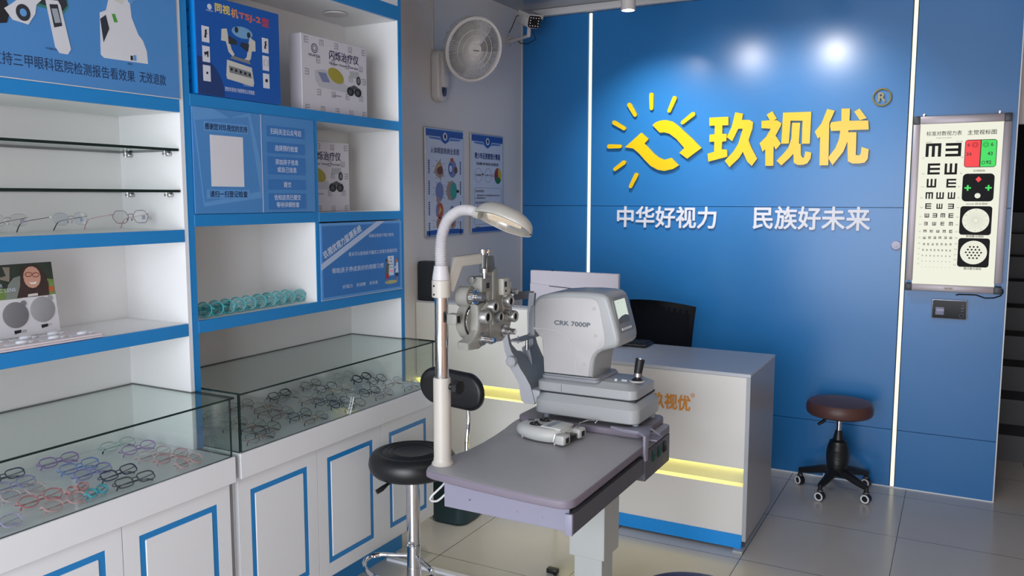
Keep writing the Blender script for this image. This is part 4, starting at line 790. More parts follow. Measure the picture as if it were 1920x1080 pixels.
m = MB(); m.box(1.375, 1.486, -2.20, -2.09, 0.03, 0.272, 0.002, 1); build('lower_column', m, colm, T)
m = MB(); m.box(1.12, 1.58, -2.22, -2.08, 0.0, 0.03, 0.008); m.box(1.35, 1.51, -2.45, -1.85, 0.0, 0.03, 0.008); build('foot', m, colm, T)
# pole
PX, PY = 1.113, -2.695
m = MB(); m.lathe([(0, 0.7205), (0.036, 0.7205), (0.036, 0.726), (0.031, 0.732), (0.029, 0.745), (0.029, 1.008), (0.027, 1.014), (0, 1.014)], (PX, PY, 0), (0, 0, 1), 40); build('pole_sleeve', m, cream, T)
m = MB(); m.cyl((PX, PY, 1.01), (PX, PY, 1.29), 0.0225, n=40); build('chrome_pole', m, chrome, T)
m = MB(); m.cyl((PX, PY, 1.279), (PX, PY, 1.336), 0.0305, n=40, bev=0.002); ar = build('arm_collar', m, cream, T)
m = MB(); 
for z in (1.290, 1.318): m.cyl((PX-0.008, PY-0.0285, z), (PX-0.0085, PY-0.0315, z), 0.0032, n=12)
build('collar_screw', m, ink, ar)
arm_m = mat('warm_grey_casting', (166, 162, 154), 0.45)
def beam(mb, pts, w_, h_):
    pts = [Vector(p) for p in pts]; t_ = bmesh.new(); R = []
    for i, p in enumerate(pts):
        d = (pts[min(i+1, len(pts)-1)]-pts[max(i-1, 0)]).normalized(); s_ = d.cross(Vector((0, 0, 1))).normalized(); u = s_.cross(d)
        k = 1/max(0.75, (pts[min(i+1, len(pts)-1)]-p).normalized().dot(d)) if 0 < i < len(pts)-1 else 1
        R.append([t_.verts.new(p+s_*a*w_/2+u*b*h_/2*k) for a, b in ((-1, -1), (1, -1), (1, 1), (-1, 1))])
    for A, B in zip(R, R[1:]):
        for k in range(4): t_.faces.new([A[k], A[(k+1) % 4], B[(k+1) % 4], B[k]])
    t_.faces.new(R[0][::-1]); t_.faces.new(R[-1]); bmesh.ops.recalc_face_normals(t_, faces=t_.faces[:])
    bmesh.ops.bevel(t_, geom=t_.edges[:], offset=0.003, segments=2, affect='EDGES'); mb.merge(t_)
HX, HY = 1.190, -2.545
m = MB(); beam(m, [(PX+0.012, PY+0.020, 1.300), (1.142, -2.642, 1.393), (HX-0.008, HY-0.018, 1.400)], 0.030, 0.034); build('phoropter_arm', m, arm_m, T)
m = MB(); m.cyl((PX+0.028, PY+0.004, 0.985), (PX+0.05, PY+0.010, 0.985), 0.006, n=12); m.lathe([(0, 0), (0.018, 0.0), (0.027, 0.006), (0.024, 0.022), (0.0, 0.026)], (PX+0.044, PY+0.010, 0.985), (1, -0.15, 0), 7); m.cyl((PX+0.026, PY+0.004, 0.985), (PX+0.036, PY+0.006, 0.985), 0.011, n=12); build('clamp_knob', m, black, T)
# clamp holding the plate edge
cl = mat('lilac_grey_cast', (140, 138, 154), 0.45)
m = MB(); m.prism([(1.485, -2.128), (1.545, -2.150), (1.60, -2.150), (1.640, -2.185), (1.640, -2.150), (1.622, -2.060), (1.56, -2.085), (1.50, -2.112)], 0.012, Matrix.Translation((0, 0, 0.7485)), 0.002)
m.prism([(-2.196, 0.760), (-2.196, 0.700), (-2.184, 0.664), (-2.164, 0.664), (-2.160, 0.72), (-2.140, 0.760)], 0.010, FX(1.6345, 0, 0), 0.002); m.box(1.62, 1.665, -2.13, -2.06, 0.725, 0.731, 0.001, 1); m.tube([(1.60, -2.12, 0.757), (1.632, -2.09, 0.757), (1.655, -2.07, 0.735)], 0.004, 6); build('plate_clamp', m, cl, T)
# white cable loop and black plug
P = smooth_path([(1.150, -2.70, 0.690), (1.135, -2.735, 0.660), (1.110, -2.755, 0.630), (1.100, -2.750, 0.612), (1.115, -2.735, 0.606), (1.135, -2.72, 0.625), (1.160, -2.70, 0.660)])
m = MB(); m.tube(P, 0.0035, 8); build('lamp_cable', m, mat('white_cable', (222, 222, 224), 0.4), T)
m = MB(); m.tube(smooth_path([(1.37, -2.13, 0.06), (1.30, -2.08, 0.05), (1.22, -2.0, 0.02), (1.16, -1.90, 0.006), (1.12, -1.86, 0.004)]), 0.004, 8); m.box(1.10, 1.15, -1.875, -1.845, 0.001, 0.022, 0.004); tag(build('power_cable', m, black), 'short black plug and cable on the floor by the table column', 'cable')
# ------------------------------------------------------------------ gooseneck lamp on the pole
L = thing('gooseneck_lamp', 'cream gooseneck lamp with a hooded shade on top of the chrome pole', 'lamp', (PX, PY, 1.3365))
wp = mat('gooseneck_plastic', (200, 198, 202), 0.4)
m = MB(); m.lathe([(0, 1.3367), (0.029, 1.3367), (0.0285, 1.345), (0.0225, 1.382), (0.0, 1.382)], (PX, PY, 0), (0, 0, 1), 32); build('socket_cone', m, wp, L)
NP = smooth_path([(PX, PY, 1.380), (PX+0.000, PY, 1.44), (PX+0.008, PY, 1.49), (PX+0.030, PY, 1.533), (PX+0.068, PY, 1.558), (PX+0.105, PY, 1.562), (PX+0.142, PY, 1.554)], 9)
R_ = [0.0205 if (i % 2) else 0.0175 for i in range(len(NP)*2)]
NP2 = []
for i in range(len(NP)-1): NP2 += [NP[i], (NP[i]+NP[i+1])/2]
NP2.append(NP[-1])
n_ = len(NP2); RR = [(0.0210 if (i % 2) else 0.0172)*(1-0.22*i/n_) for i in range(n_)]
m = MB(); m.tube(NP2, RR, 16); build('ribbed_neck', m, wp, L)
shm = mat('shade_warm_grey', (172, 169, 162), 0.22)
SL = Vector((0.93, 0.0, -0.27)).normalized(); SN = Vector((-0.12, -0.50, -0.86)); SN = (SN-SL*SN.dot(SL)).normalized(); SW = SN.cross(SL)
SC = Vector((PX+0.228, PY+0.002, 1.520))
m = MB(); NL, NA = 20, 18
def shade_grid(mb, off):
    t_ = bmesh.new(); G = []
    for i in range(NL+1):
        s_ = -1+2*i/NL
        w_ = 0.055*(max(0.0, 1-abs(s_)**2.3))**0.5*(1.0 if s_ > -0.1 else (0.62+0.38*((1+s_)/0.9)))+0.012*(1-s_)/2*(1 if i > 0 else 1)
        hgt = 0.048*(max(0.0, 1-abs(s_)**2.6))**0.5+0.016*(1-s_)/2
        c = SC+SL*(0.102*s_)
        row = []
        for k in range(NA+1):
            a = PI*k/NA; row.append(t_.verts.new(c+SW*((w_-off)*math.cos(a))-SN*((hgt-off)*math.sin(a))))
        G.append(row)
    for i in range(NL):
        for k in range(NA): t_.faces.new([G[i][k], G[i+1][k], G[i+1][k+1], G[i][k+1]])
    bmesh.ops.remove_doubles(t_, verts=t_.verts[:], dist=1e-5); bmesh.ops.recalc_face_normals(t_, faces=t_.faces[:]); mb.merge(t_)
shade_grid(m, 0.0)
sh = build('lamp_shade', m, shm, L, smooth=60)
sh.modifiers.new('s', 'SOLIDIFY').thickness = 0.003; sh.modifiers['s'].offset = 0
m = MB(); shade_grid(m, 0.005); build('reflector', m, mat('lamp_reflector', (186, 184, 180), 0.22, 0.55), L, smooth=60)
m = MB(); m.prism([(0.097*math.cos(2*PI*k/36)*1.0, 0.050*math.sin(2*PI*k/36)*(1 if math.cos(2*PI*k/36) > -0.3 else 0.8)) for k in range(36)], 0.0015, frame(SC+SN*0.002, SL, -SW)); build('front_lens', m, glass_mat('lamp_lens_glass', (0.97, 0.97, 0.97), 0.25, rough=0.03, base=0.03), L, smooth=0)
m = MB(); m.tube([SC+SL*0.055-SN*0.014+SW*0.009, SC-SL*0.03-SN*0.014+SW*0.009], 0.0065, 12); m.tube([SC+SL*0.055-SN*0.014-SW*0.009, SC-SL*0.03-SN*0.014-SW*0.009], 0.0065, 12); m.tube([SC-SL*0.03-SN*0.014, SC-SL*0.055-SN*0.014], 0.013, 12); build('bulb', m, emit_mat('faint_bulb', (255, 236, 210), 0.8), L)
m = MB(); m.lathe([(0, 0), (0.0185, 0), (0.0175, 0.02), (0, 0.022)], NP[-1]-Vector((0.012, 0, -0.002)), SL, 24); build('neck_ring', m, shm, L)
# ------------------------------------------------------------------ phoropter
PH = thing('phoropter', 'grey twin eye phoropter with silver lens dials hanging from the pole arm', 'phoropter', (HX, HY, 1.10))
pg = mat('phoropter_grey', (148, 148, 142), 0.42); pd_ = mat('phoropter_dark', (104, 106, 106), 0.4, 0.2); lensb = mat('loupe_black', (28, 30, 34), 0.2)
def knob(x0, x1, y, z, r, mm=None, axis='x', n=28):
    m = MB(); c0 = (x0, y, z); 
    m.cyl((x0, y, z), (x1, y, z), r, n=n, bev=min(0.0015, r*0.2)); return m
m = MB(); m.cyl((HX+0.004, HY-0.018, 1.372), (HX+0.004, HY-0.018, 1.428), 0.0035, n=10); m.cyl((HX+0.004, HY-0.018, 1.418), (HX+0.004, HY-0.018, 1.431), 0.0140, n=20, bev=0.001); build('clamp_screw', m, chrome, PH)
m = MB(); m.cyl((HX-0.004, HY+0.028, 1.40), (HX-0.004, HY+0.028, 1.428), 0.0035, n=10); m.cyl((HX-0.004, HY+0.028, 1.416), (HX-0.004, HY+0.028, 1.429), 0.0130, n=20, bev=0.001); build('clamp_screw', m, chrome, PH)
m = MB(); m.cyl((HX+0.004, HY-0.018, 1.350), (HX+0.004, HY-0.018, 1.412), 0.009, n=20); m.box(HX-0.016, HX+0.018, HY-0.016, HY+0.044, 1.352, 1.406, 0.004, taper=0.8); build('hanger_block', m, pd_, PH)
m = MB(); m.box(1.168, 1.204, -2.545, -2.475, 1.26, 1.365, 0.006); m.box(1.165, 1.208, -2.52, -2.50, 1.17, 1.36, 0.002); m.box(1.15, 1.19, -2.60, -2.40, 1.265, 1.30, 0.004); build('centre_plate', m, pg, PH)
m = MB(); m.cyl((1.205, -2.573, 1.335), (1.205, -2.573, 1.368), 0.007, n=14); m.cyl((1.205, -2.573, 1.352), (1.205, -2.573, 1.368), 0.0115, n=18, bev=0.0012); build('levelling_knob', m, chrome, PH)
m = MB(); m.box(1.160, 1.206, -2.592, -2.528, 1.288, 1.340, 0.003); m.use(ink) if False else None; bx = build('pupil_distance_box', m, mat('phoropter_mid', (134, 134, 128), 0.4), PH)
m = MB(); m.box(1.2062, 1.2075, -2.563, -2.545, 1.300, 1.318); build('scale_window', m, ink, bx, smooth=0)
m = MB(); m.cyl((1.172, -2.593, 1.331), (1.172, -2.612, 1.331), 0.0125, n=24, bev=0.0015); build('side_knob', m, steel, PH)
m = MB(); m.box(1.190, 1.220, -2.470, -2.425, 1.268, 1.325, 0.003); m.box(1.19, 1.215, -2.44, -2.40, 1.25, 1.31, 0.004); fb = build('far_scale_box', m, mat('phoropter_light', (182, 180, 172), 0.42), PH)
m = MB(); m.box(1.2202, 1.2215, -2.463, -2.448, 1.296, 1.314); m.cyl((1.22, -2.455, 1.282), (1.2225, -2.455, 1.282), 0.004, n=12); build('scale_window', m, lensb, fb, smooth=0)
def housing(near):
    s_ = 0 if near else 1
    dy = 0.0 if near else 0.0
    poly = [(-2.615, 1.250), (-2.560, 1.252), (-2.538, 1.225), (-2.532, 1.170), (-2.534, 1.128), (-2.555, 1.110), (-2.60, 1.100), (-2.672, 1.106), (-2.678, 1.132), (-2.640, 1.140), (-2.612, 1.165), (-2.606, 1.20)] if near else \
           [(-2.530, 1.286), (-2.46, 1.312), (-2.42, 1.308), (-2.385, 1.285), (-2.372, 1.245), (-2.366, 1.20), (-2.380, 1.150), (-2.405, 1.120), (-2.44, 1.102), (-2.50, 1.105), (-2.528, 1.13), (-2.535, 1.20)]
    m = MB(); m.prism(poly, 0.044, FX(1.158, 0, 0), 0.009, 3); return build('lens_housing', m, pg, PH)
hn = housing(True); hf = housing(False)
m = MB(); m.cyl((1.140, -2.592, 1.194), (1.172, -2.592, 1.194), 0.064, n=48, bev=0.005); build('lens_disc', m, pg, PH)
m = MB(); m.torus((1.1725, -2.592, 1.194), (1, 0, 0), 0.0535, 0.0032, 48, 6); build('disc_slot', m, ink, PH)
m = MB(); m.torus((1.173, -2.592, 1.194), (1, 0, 0), 0.047, 0.0022, 48, 6); build('disc_scale_ring', m, chrome, PH)
m = MB(); m.cyl((1.120, -2.435, 1.20), (1.150, -2.435, 1.20), 0.073, n=48, bev=0.006); build('lens_disc', m, pg, PH)
m = MB(); m.box(1.150, 1.186, -2.722, -2.690, 1.196, 1.230, 0.003); m.box(1.15, 1.165, -2.70, -2.64, 1.205, 1.220); m.mats = [pg, lensb]; m.mi = 1; m.box(1.1862, 1.187, -2.716, -2.698, 1.202, 1.224); build('cylinder_axis_block', m, None, PH)
m = MB(); m.cyl((1.130, -2.612, 1.275), (1.176, -2.612, 1.275), 0.034, n=40, bev=0.004); dr = build('power_drum', m, pg, PH)
m = MB(); m.cyl((1.176, -2.612, 1.275), (1.196, -2.612, 1.275), 0.0245, n=40, bev=0.001); build('drum_ring', m, chrome, dr)
m = MB(); m.cyl((1.196, -2.612, 1.275), (1.222, -2.612, 1.275), 0.0125, n=28, bev=0.002); build('drum_knob', m, steel, dr)
m = MB(); m.cyl((1.130, -2.395, 1.272), (1.190, -2.395, 1.272), 0.027, n=40, bev=0.004); dr = build('power_drum', m, pg, PH)
m = MB(); m.cyl((1.19, -2.395, 1.272), (1.215, -2.395, 1.272), 0.016, n=32, bev=0.001); build('drum_ring', m, chrome, dr)
m = MB(); m.cyl((1.215, -2.395, 1.275), (1.235, -2.395, 1.275), 0.010, n=28, bev=0.002); build('drum_knob', m, steel, dr)
def loupe(y, z, r, x0=1.201, x1=1.226, name='lens_turret'):
    m = MB(); m.lathe([(r*0.52, x1-x0-0.001), (r*0.60, x1-x0), (r*0.92, x1-x0), (r, x1-x0-0.003), (r, 0), (0, 0), ], (x0, y, z), (1, 0, 0), 32); 
    o = build(name, m, pd_ if r < 0.0195 else mat('satin_ring', (168, 168, 166), 0.3, 0.7), PH)
    m = MB(); m.lathe([(0, x1-x0-0.006), (r*0.52, x1-x0-0.004), (r*0.52, x1-x0-0.001)], (x0, y, z), (1, 0, 0), 28); build('lens', m, lensb, o)
    m = MB(); m.torus((x1+0.0005, y, z), (1, 0, 0), r*0.78, r*0.13, 32, 6); build('bezel', m, pg, o)
for y, z, r in ((-2.586, 1.207, 0.0235), (-2.534, 1.236, 0.0215), (-2.497, 1.197, 0.0190)): loupe(y, z, r)
for y, z, r in ((-2.425, 1.243, 0.0220), (-2.392, 1.186, 0.0210), (-2.43, 1.205, 0.0085)): loupe(y, z, r)
m = MB(); m.prism([(-2.60, 1.20), (-2.59, 1.232), (-2.555, 1.252), (-2.52, 1.258), (-2.505, 1.245), (-2.51, 1.235), (-2.54, 1.225), (-2.56, 1.20), (-2.575, 1.185)], 0.004, FX(1.2005, 0, 0), 0.001); build('turret_plate', m, mat('phoropter_light', (182, 180, 172), 0.42), PH); m = MB(); m.prism([(-2.45, 1.25), (-2.43, 1.268), (-2.40, 1.262), (-2.385, 1.23), (-2.375, 1.19), (-2.395, 1.165), (-2.425, 1.18), (-2.445, 1.22)], 0.004, FX(1.2005, 0, 0), 0.001); build('turret_plate', m, mat('phoropter_light', (182, 180, 172), 0.42), PH)
for y, z in ((-2.585, 1.132), (-2.440, 1.140)):
    m = MB(); m.cyl((1.201, y, z), (1.210, y, z), 0.021, n=32, bev=0.001); kn = build('axis_knob', m, steel, PH)
    m = MB(); m.cyl((1.210, y, z), (1.232, y, z), 0.0125, n=28, bev=0.001); m.cyl((1.232, y, z), (1.252, y, z), 0.0105, n=28, bev=0.002); build('knob_stem', m, chrome, kn)
m = MB(); m.prism([(-2.535, 1.10+0.09), (-2.50, 1.20), (-2.47, 1.19), (-2.455, 1.14), (-2.46, 1.105), (-2.50, 1.10), (-2.53, 1.13)], 0.02, FX(1.175, 0, 0), 0.004); build('nose_plate', m, mat('phoropter_blue_grey', (112, 118, 122), 0.4), PH)
m = MB(); m.box(1.1955, 1.197, -2.485, -2.479, 1.140, 1.150); build('plate_slot', m, ink, PH, smooth=0)
# ------------------------------------------------------------------ autorefractor
AR = thing('autorefractor', 'light grey desktop autorefractor with a lit screen and joystick', 'eye test machine', (1.36, -1.97, 0.7475))
ag = mat('instrument_grey', (166, 169, 171), 0.34, noise=0.01); al = mat('instrument_light_grey', (186, 184, 184), 0.42, noise=0.01); ad = mat('instrument_mid_grey', (140, 143, 149), 0.4)
def slab(mb, x0, x1, y0, y1, z0, z1, r, top_in, bev=0.006, n=6):
    R = []
    for z, i in ((z0, 0.004), (z0+0.004, 0), (z1-(z1-z0)*0.35, 0.0), (z1-0.004, top_in*0.85), (z1, top_in)):
        R.append([(x, y, z) for x, y in rrect(x0+i, y0+i, x1-i, y1-i, r, n)])
    loft(mb, R)
m = MB(); slab(m, 1.160, 1.586, -2.120, -1.850, 0.770, 0.852, 0.035, 0.022); build('fixed_base', m, ag, AR)
for x, y in ((1.20, -2.08), (1.565, -2.08), (1.20, -1.89), (1.565, -1.89)):
    m = MB(); m.cyl((x, y, 0.748), (x, y, 0.771), 0.012, n=20); build('rubber_foot', m, mat('foot_grey', (150, 160, 172), 0.5), AR)
m = MB(); m.box(1.18, 1.57, -2.10, -1.88, 0.850, 0.858); build('slide_gap', m, ink, AR, smooth=0)
m = MB(); slab(m, 1.165, 1.573, -2.108, -1.875, 0.857, 0.912, 0.03, 0.03); mb_ = build('moving_base', m, mat('instrument_grey', (172, 175, 181), 0.38), AR)
m = MB(); m.box(1.2735, 1.2745, -2.1085, -2.1075, 0.861, 0.890); build('seam_line', m, ink, mb_, smooth=0)
m = MB(); slab(m, 1.185, 1.425, -2.105, -1.885, 0.905, 0.925, 0.02, 0.006); build('head_collar', m, ad, AR)
HEAD = [(1.192, 0.925), (1.182, 1.066), (1.176, 1.076), (1.152, 1.084), (1.147, 1.095), (1.146, 1.181), (1.150, 1.203), (1.160, 1.217), (1.175, 1.226), (1.215, 1.238), (1.284, 1.247), (1.36, 1.250), (1.414, 1.249), (1.440, 1.245), (1.455, 1.234), (1.463, 1.215), (1.480, 1.165), (1.497, 1.105), (1.502, 1.078), (1.499, 1.060), (1.486, 1.047), (1.460, 1.040), (1.435, 1.032), (1.415, 1.018), (1.405, 1.000), (1.400, 0.97), (1.396, 0.925)]
m = MB(); m.prism([(x, z) for x, z in HEAD], -0.205, FY(0, -2.100, 0), 0.016, 4); build('head_shell', m, ag, AR, smooth=40)
SIDE = [(1.197, 0.93), (1.190, 1.060), (1.178, 1.068), (1.157, 1.090), (1.156, 1.180), (1.166, 1.204), (1.185, 1.216), (1.284, 1.228), (1.39, 1.229), (1.412, 1.222), (1.424, 1.200), (1.445, 1.10), (1.448, 1.060), (1.440, 1.045), (1.418, 1.033), (1.400, 1.015), (1.390, 0.99), (1.384, 0.93)]
m = MB(); m.prism(SIDE, 0.006, FY(0, -2.0965, 0), 0.003, 2, both=False); sc = build('side_cover', m, al, AR, smooth=40)
m = MB(); m.prism([(x*1.0, z) for x, z in [(1.150, 1.094), (1.180, 1.096), (1.245, 1.092), (1.285, 1.078), (1.308, 1.045), (1.322, 0.985), (1.330, 0.932), (1.342, 0.932), (1.333, 0.99), (1.318, 1.052), (1.292, 1.088), (1.250, 1.101), (1.18, 1.104), (1.150, 1.102)]][::-1], 0.0015, FY(0, -2.1022, 0), 0.0006, 1, both=False); build('moulded_line', m, al, sc, smooth=0)
for x, z in ((1.180, 1.195), (1.402, 1.190), (1.190, 1.078), (1.410, 1.088), (1.365, 0.975)):
    m = MB(); m.lathe([(0.0, 0.0), (0.0062, 0), (0.0062, 0.001), (0, 0.0012)], (x, -2.1025, z), (0, -1, 0), 20); m.torus((x, -2.1028, z), (0, 1, 0), 0.0066, 0.0004, 24, 4)
    build('screw_cover', m, al, sc)
m = MB(); m.text('CRK 7000P', FY(1.240, -2.1027, 1.119), w=0.148, h=0.0165, depth=0.0003, bold=0.05); build('model_lettering', m, mat('grey_blue_print', (98, 104, 116), 0.5), sc, smooth=0)
# sloping operator face: screen and keys
fx0, fz0, fx1, fz1 = 1.4635, 1.218, 1.501, 1.080
fd = Vector((fx1-fx0, 0, fz1-fz0)).normalized(); FM = frame((fx0, -2.100, fz0), (0, 1, 0), (-fd.x, 0, -fd.z))     # right = +y, up = up the slope, normal outward
m = MB(); m.prism(rrect(0.020, -0.125, 0.185, 0.012, 0.015), 0.003, FM, 0.001); build('bezel', m, ad, AR)
m = MB(); m.prism(rrect(0.030, -0.092, 0.150, 0.004, 0.003), 0.0012, Matrix.Translation(FM.to_3x3() @ Vector((0, 0, 0.0032))) @ FM, 0); scn = build('screen_surround', m, ad, AR, smooth=0)
FM2 = Matrix.Translation(FM.to_3x3() @ Vector((0, 0, 0.0048))) @ FM
m = MB(); m.prism([(0.034, -0.070), (0.142, -0.070), (0.142, 0.000), (0.034, 0.000)], 0.0006, FM2); build('screen_lit', m, emit_mat('screen_white', (222, 234, 222), 0.85), scn, smooth=0)
m = MB(); m.prism([(0.034, -0.088), (0.142, -0.088), (0.142, -0.066), (0.11, -0.060), (0.07, -0.062), (0.034, -0.070)], 0.0004, Matrix.Translation(FM.to_3x3() @ Vector((0, 0, 0.0006))) @ FM2); m.text('-', Matrix.Translation(FM.to_3x3() @ Vector((0.0, 0, 0.0009))) @ FM2 @ Matrix.Translation((0.06, -0.012, 0)), w=0.008, h=0.0015); m.text('-', Matrix.Translation(FM.to_3x3() @ Vector((0.0, 0, 0.0009))) @ FM2 @ Matrix.Translation((0.10, -0.012, 0)), w=0.008, h=0.0015); build('screen_image', m, mat('screen_grey', (84, 88, 88), 0.3), scn, smooth=0)
for k_ in range(6):
    m = MB(); x = 0.048+0.0175*k_; m.prism([(x, -0.116), (x+0.009, -0.116), (x+0.011, -0.107), (x-0.001, -0.107)], 0.004, Matrix.Translation(FM.to_3x3() @ Vector((0, 0, 0.003))) @ FM, 0.001); build('key', m, mat('key_pale', (210, 214, 216), 0.3), AR)
m = MB(); m.cyl((1.545, -2.015, 0.9115), (1.545, -2.015, 0.918), 0.030, n=32, bev=0.002); jb = build('joystick_base', m, al, AR)
m = MB(); m.cyl((1.545, -2.015, 0.918), (1.545, -2.015, 0.924), 0.022, 0.014, n=24); m.cyl((1.548, -2.015, 0.945), (1.556, -2.013, 1.000), 0.0155, 0.0175, n=28, bev=0.002); build('joystick_grip', m, black, jb)
m = MB(); m.cyl((1.546, -2.015, 0.918), (1.548, -2.015, 0.932), 0.009, 0.016, n=28); m.cyl((1.548, -2.015, 0.932), (1.5485, -2.015, 0.946), 0.016, n=28); m.cyl((1.556, -2.013, 1.000), (1.5568, -2.0128, 1.004), 0.0165, 0.014, n=28); build('joystick_collar', m, steel, jb)
m = MB(); m.cyl((1.470, -2.04, 0.9115), (1.470, -2.04, 0.920), 0.007, 0.005, n=16); m.prism(rrect(1.488, -2.035, 1.512, -2.018, 0.004), 0.006, Matrix.Translation((0, 0, 0.9115)), 0.002); build('lock_buttons', m, mat('key_pale', (210, 214, 216), 0.3), AR)
# patient face ring and chin rest on the far side of the head
m = MB(); m.prism([(1.146, 1.190), (1.130, 1.180), (1.122, 1.150), (1.122, 1.09), (1.132, 1.065), (1.150, 1.068)], -0.185, FY(0, -2.09, 0), 0.006); build('measuring_face', m, ad, AR)
yo = mat('chinrest_light_grey', (182, 184, 190), 0.42); yi = mat('chinrest_shaded_grey', (124, 129, 133), 0.45)  # the darker grey paints the shade on the yoke face turned from the window
def strip(mb, rows, th):
    """rows of (z, x, y0, y1): a curved plate th thick in x, lighter outside, shade painted darker on the face towards the operator"""
    t_ = bmesh.new(); F = []; Bk = []
    for r_ in rows:
        z, x, y0, y1 = r_[:4]; h_ = r_[4] if len(r_) > 4 else th
        F.append([t_.verts.new((x, y0, z)), t_.verts.new((x, y1, z))]); Bk.append([t_.verts.new((x-h_, y0, z)), t_.verts.new((x-h_, y1, z))])
    for i in range(len(rows)-1):
        t_.faces.new([F[i][0], F[i][1], F[i+1][1], F[i+1][0]]).material_index = 1
        t_.faces.new([Bk[i][0], Bk[i+1][0], Bk[i+1][1], Bk[i][1]]); t_.faces.new([F[i][0], F[i+1][0], Bk[i+1][0], Bk[i][0]]); t_.faces.new([F[i][1], Bk[i][1], Bk[i+1][1], F[i+1][1]])
    t_.faces.new([F[0][0], Bk[0][0], Bk[0][1], F[0][1]]); t_.faces.new([F[-1][0], F[-1][1], Bk[-1][1], Bk[-1][0]])
    bmesh.ops.recalc_face_normals(t_, faces=t_.faces[:])
    M = mb.M
    vm = {v: mb.bm.verts.new(v.co) for v in t_.verts}
    for f in t_.faces: nf = mb.bm.faces.new([vm[v] for v in f.verts]); nf.material_index = f.material_index
    t_.free()
m = MB(); m.mats = [yo, yi]
xs = lambda z: 1.040+0.045*max(0, min(1, (1.0-z)/0.17))+0.012*max(0, (z-1.0)/0.05)
strip(m, [(0.792, 1.150, -2.090, -1.860, 0.045), (0.800, 1.150, -2.090, -1.860, 0.058), (0.830, 1.142, -2.090, -1.860, 0.057), (0.865, 1.130, -2.088, -1.862, 0.050), (0.900, 1.106, -2.085, -1.865, 0.050), (0.925, 1.086, -2.085, -1.865, 0.048)], 0.034)
strip(m, [(0.925, 1.086, -2.085, -1.985, 0.048), (0.955, 1.068, -2.085, -2.00, 0.040), (0.985, 1.052, -2.087, -2.015, 0.034), (0.992, 1.048, -2.090, -2.045, 0.032), (1.02, 1.038, -2.092, -2.072), (1.050, 1.034, -2.096, -2.080), (1.10, 1.030, -2.098, -2.085), (1.16, 1.030, -2.098, -2.085), (1.205, 1.038, -2.096, -2.082)], 0.026)
strip(m, [(0.925, 1.086, -1.985, -1.865, 0.048), (0.955, 1.068, -1.960, -1.865, 0.040), (0.985, 1.052, -1.945, -1.863, 0.034), (0.992, 1.048, -1.90, -1.862, 0.032), (1.02, 1.038, -1.882, -1.860), (1.06, 1.034, -1.876, -1.858), (1.12, 1.030, -1.872, -1.856), (1.205, 1.038, -1.870, -1.856)], 0.026)
cr = build('chin_rest_frame', m, None, AR, smooth=50)
m = MB(); m.box(1.12, 1.17, -2.085, -1.865, 0.795, 0.85, 0.006); build('chin_rest_mount', m, yo, AR)
m = MB(); m.cyl((1.052, -2.086, 0.957), (1.052, -2.112, 0.957), 0.021, n=36, bev=0.003); m.torus((1.052, -2.1125, 0.957), (0, 1, 0), 0.014, 0.0008, 28, 4); build('height_knob', m, yo, AR)
m = MB(); m.cyl((1.062, -1.985, 0.985), (1.062, -1.985, 1.035), 0.007, n=16); build('chin_post', m, steel, AR)
m = MB(); m.prism(rrect(1.030, -2.085, 1.082, -1.900, 0.02), 0.007, Matrix.Translation((0, 0, 1.032)), 0.003); m.ball((1.068, -1.93, 1.042), 0.026, 0.045, 0.010); m.cyl((1.055, -2.05, 1.022), (1.055, -2.05, 1.052), 0.003, n=8); build('chin_cup', m, ad, AR)
m = MB(); pts = []
t_ = bmesh.new(); A_ = []
for k in range(17):
    a = PI*k/16; y = -1.977-0.118*math.cos(a); x = 1.030-0.062*math.sin(a)
    A_.append([t_.verts.new((x, y, 1.178)), t_.verts.new((x, y, 1.212))])
for i in range(16): t_.faces.new([A_[i][0], A_[i+1][0], A_[i+1][1], A_[i][1]])
bmesh.ops.solidify(t_, geom=t_.faces[:], thickness=0.006); m.merge(t_); build('forehead_band', m, mat('band_grey', (128, 132, 140), 0.45), AR, smooth=60)
# ------------------------------------------------------------------ handheld pupillometer on the table
Q = thing('pupillometer', 'pale grey handheld pupillometer with black sliders lying on the table', 'eye measuring tool', (1.283, -2.258, 0.7205), math.radians(-7))
pw = mat('pale_grey_plastic', (196, 197, 194), 0.4)
def oval(x0, x1, w0, w1, n=40):
    P = []
    for k in range(n):
        a = 2*PI*k/n; cx = math.cos(a); sy = math.sin(a); u = (1+cx)/2
        w_ = w0+(w1-w0)*u; P.append((x0+(x1-x0)*u, w_*math.copysign(abs(sy)**0.75, sy)))
    return P
m = MB(); R = []
for z, k_ in ((0.006, 0.86), (0.012, 0.95), (0.024, 1.0), (0.034, 0.985), (0.043, 0.93), (0.050, 0.82), (0.053, 0.70)):
    P = oval(-0.118*k_, 0.100*(0.6+0.4*k_), 0.072*k_, 0.084*k_); R.append([(x, y, z) for x, y in P])
loft(m, R); build('body', m, pw, Q, local=True)
m = MB(); m.box(0.085, 0.125, -0.080, -0.030, 0.008, 0.044, 0.008); m.box(0.085, 0.125, 0.030, 0.080, 0.008, 0.044, 0.008); m.box(0.0, 0.09, -0.045, 0.05, 0.045, 0.058, 0.006); build('eyepiece_block', m, pw, Q, local=True)
m = MB(); m.box(0.1245, 0.1265, -0.066, -0.044, 0.014, 0.034, 0.001, 1); m.box(0.1245, 0.1265, 0.044, 0.066, 0.014, 0.034, 0.001, 1); m.box(0.10, 0.118, -0.028, 0.028, 0.010, 0.030, 0.004); build('eyepiece_window', m, lensb, Q, local=True)
m = MB(); m.lathe([(0, 0.053), (0.013, 0.053), (0.013, 0.0555), (0, 0.056)], (-0.075, 0.012, 0), (0, 0, 1), 24); build('round_pad', m, mat('pad_grey', (84, 86, 88), 0.5), Q, local=True)
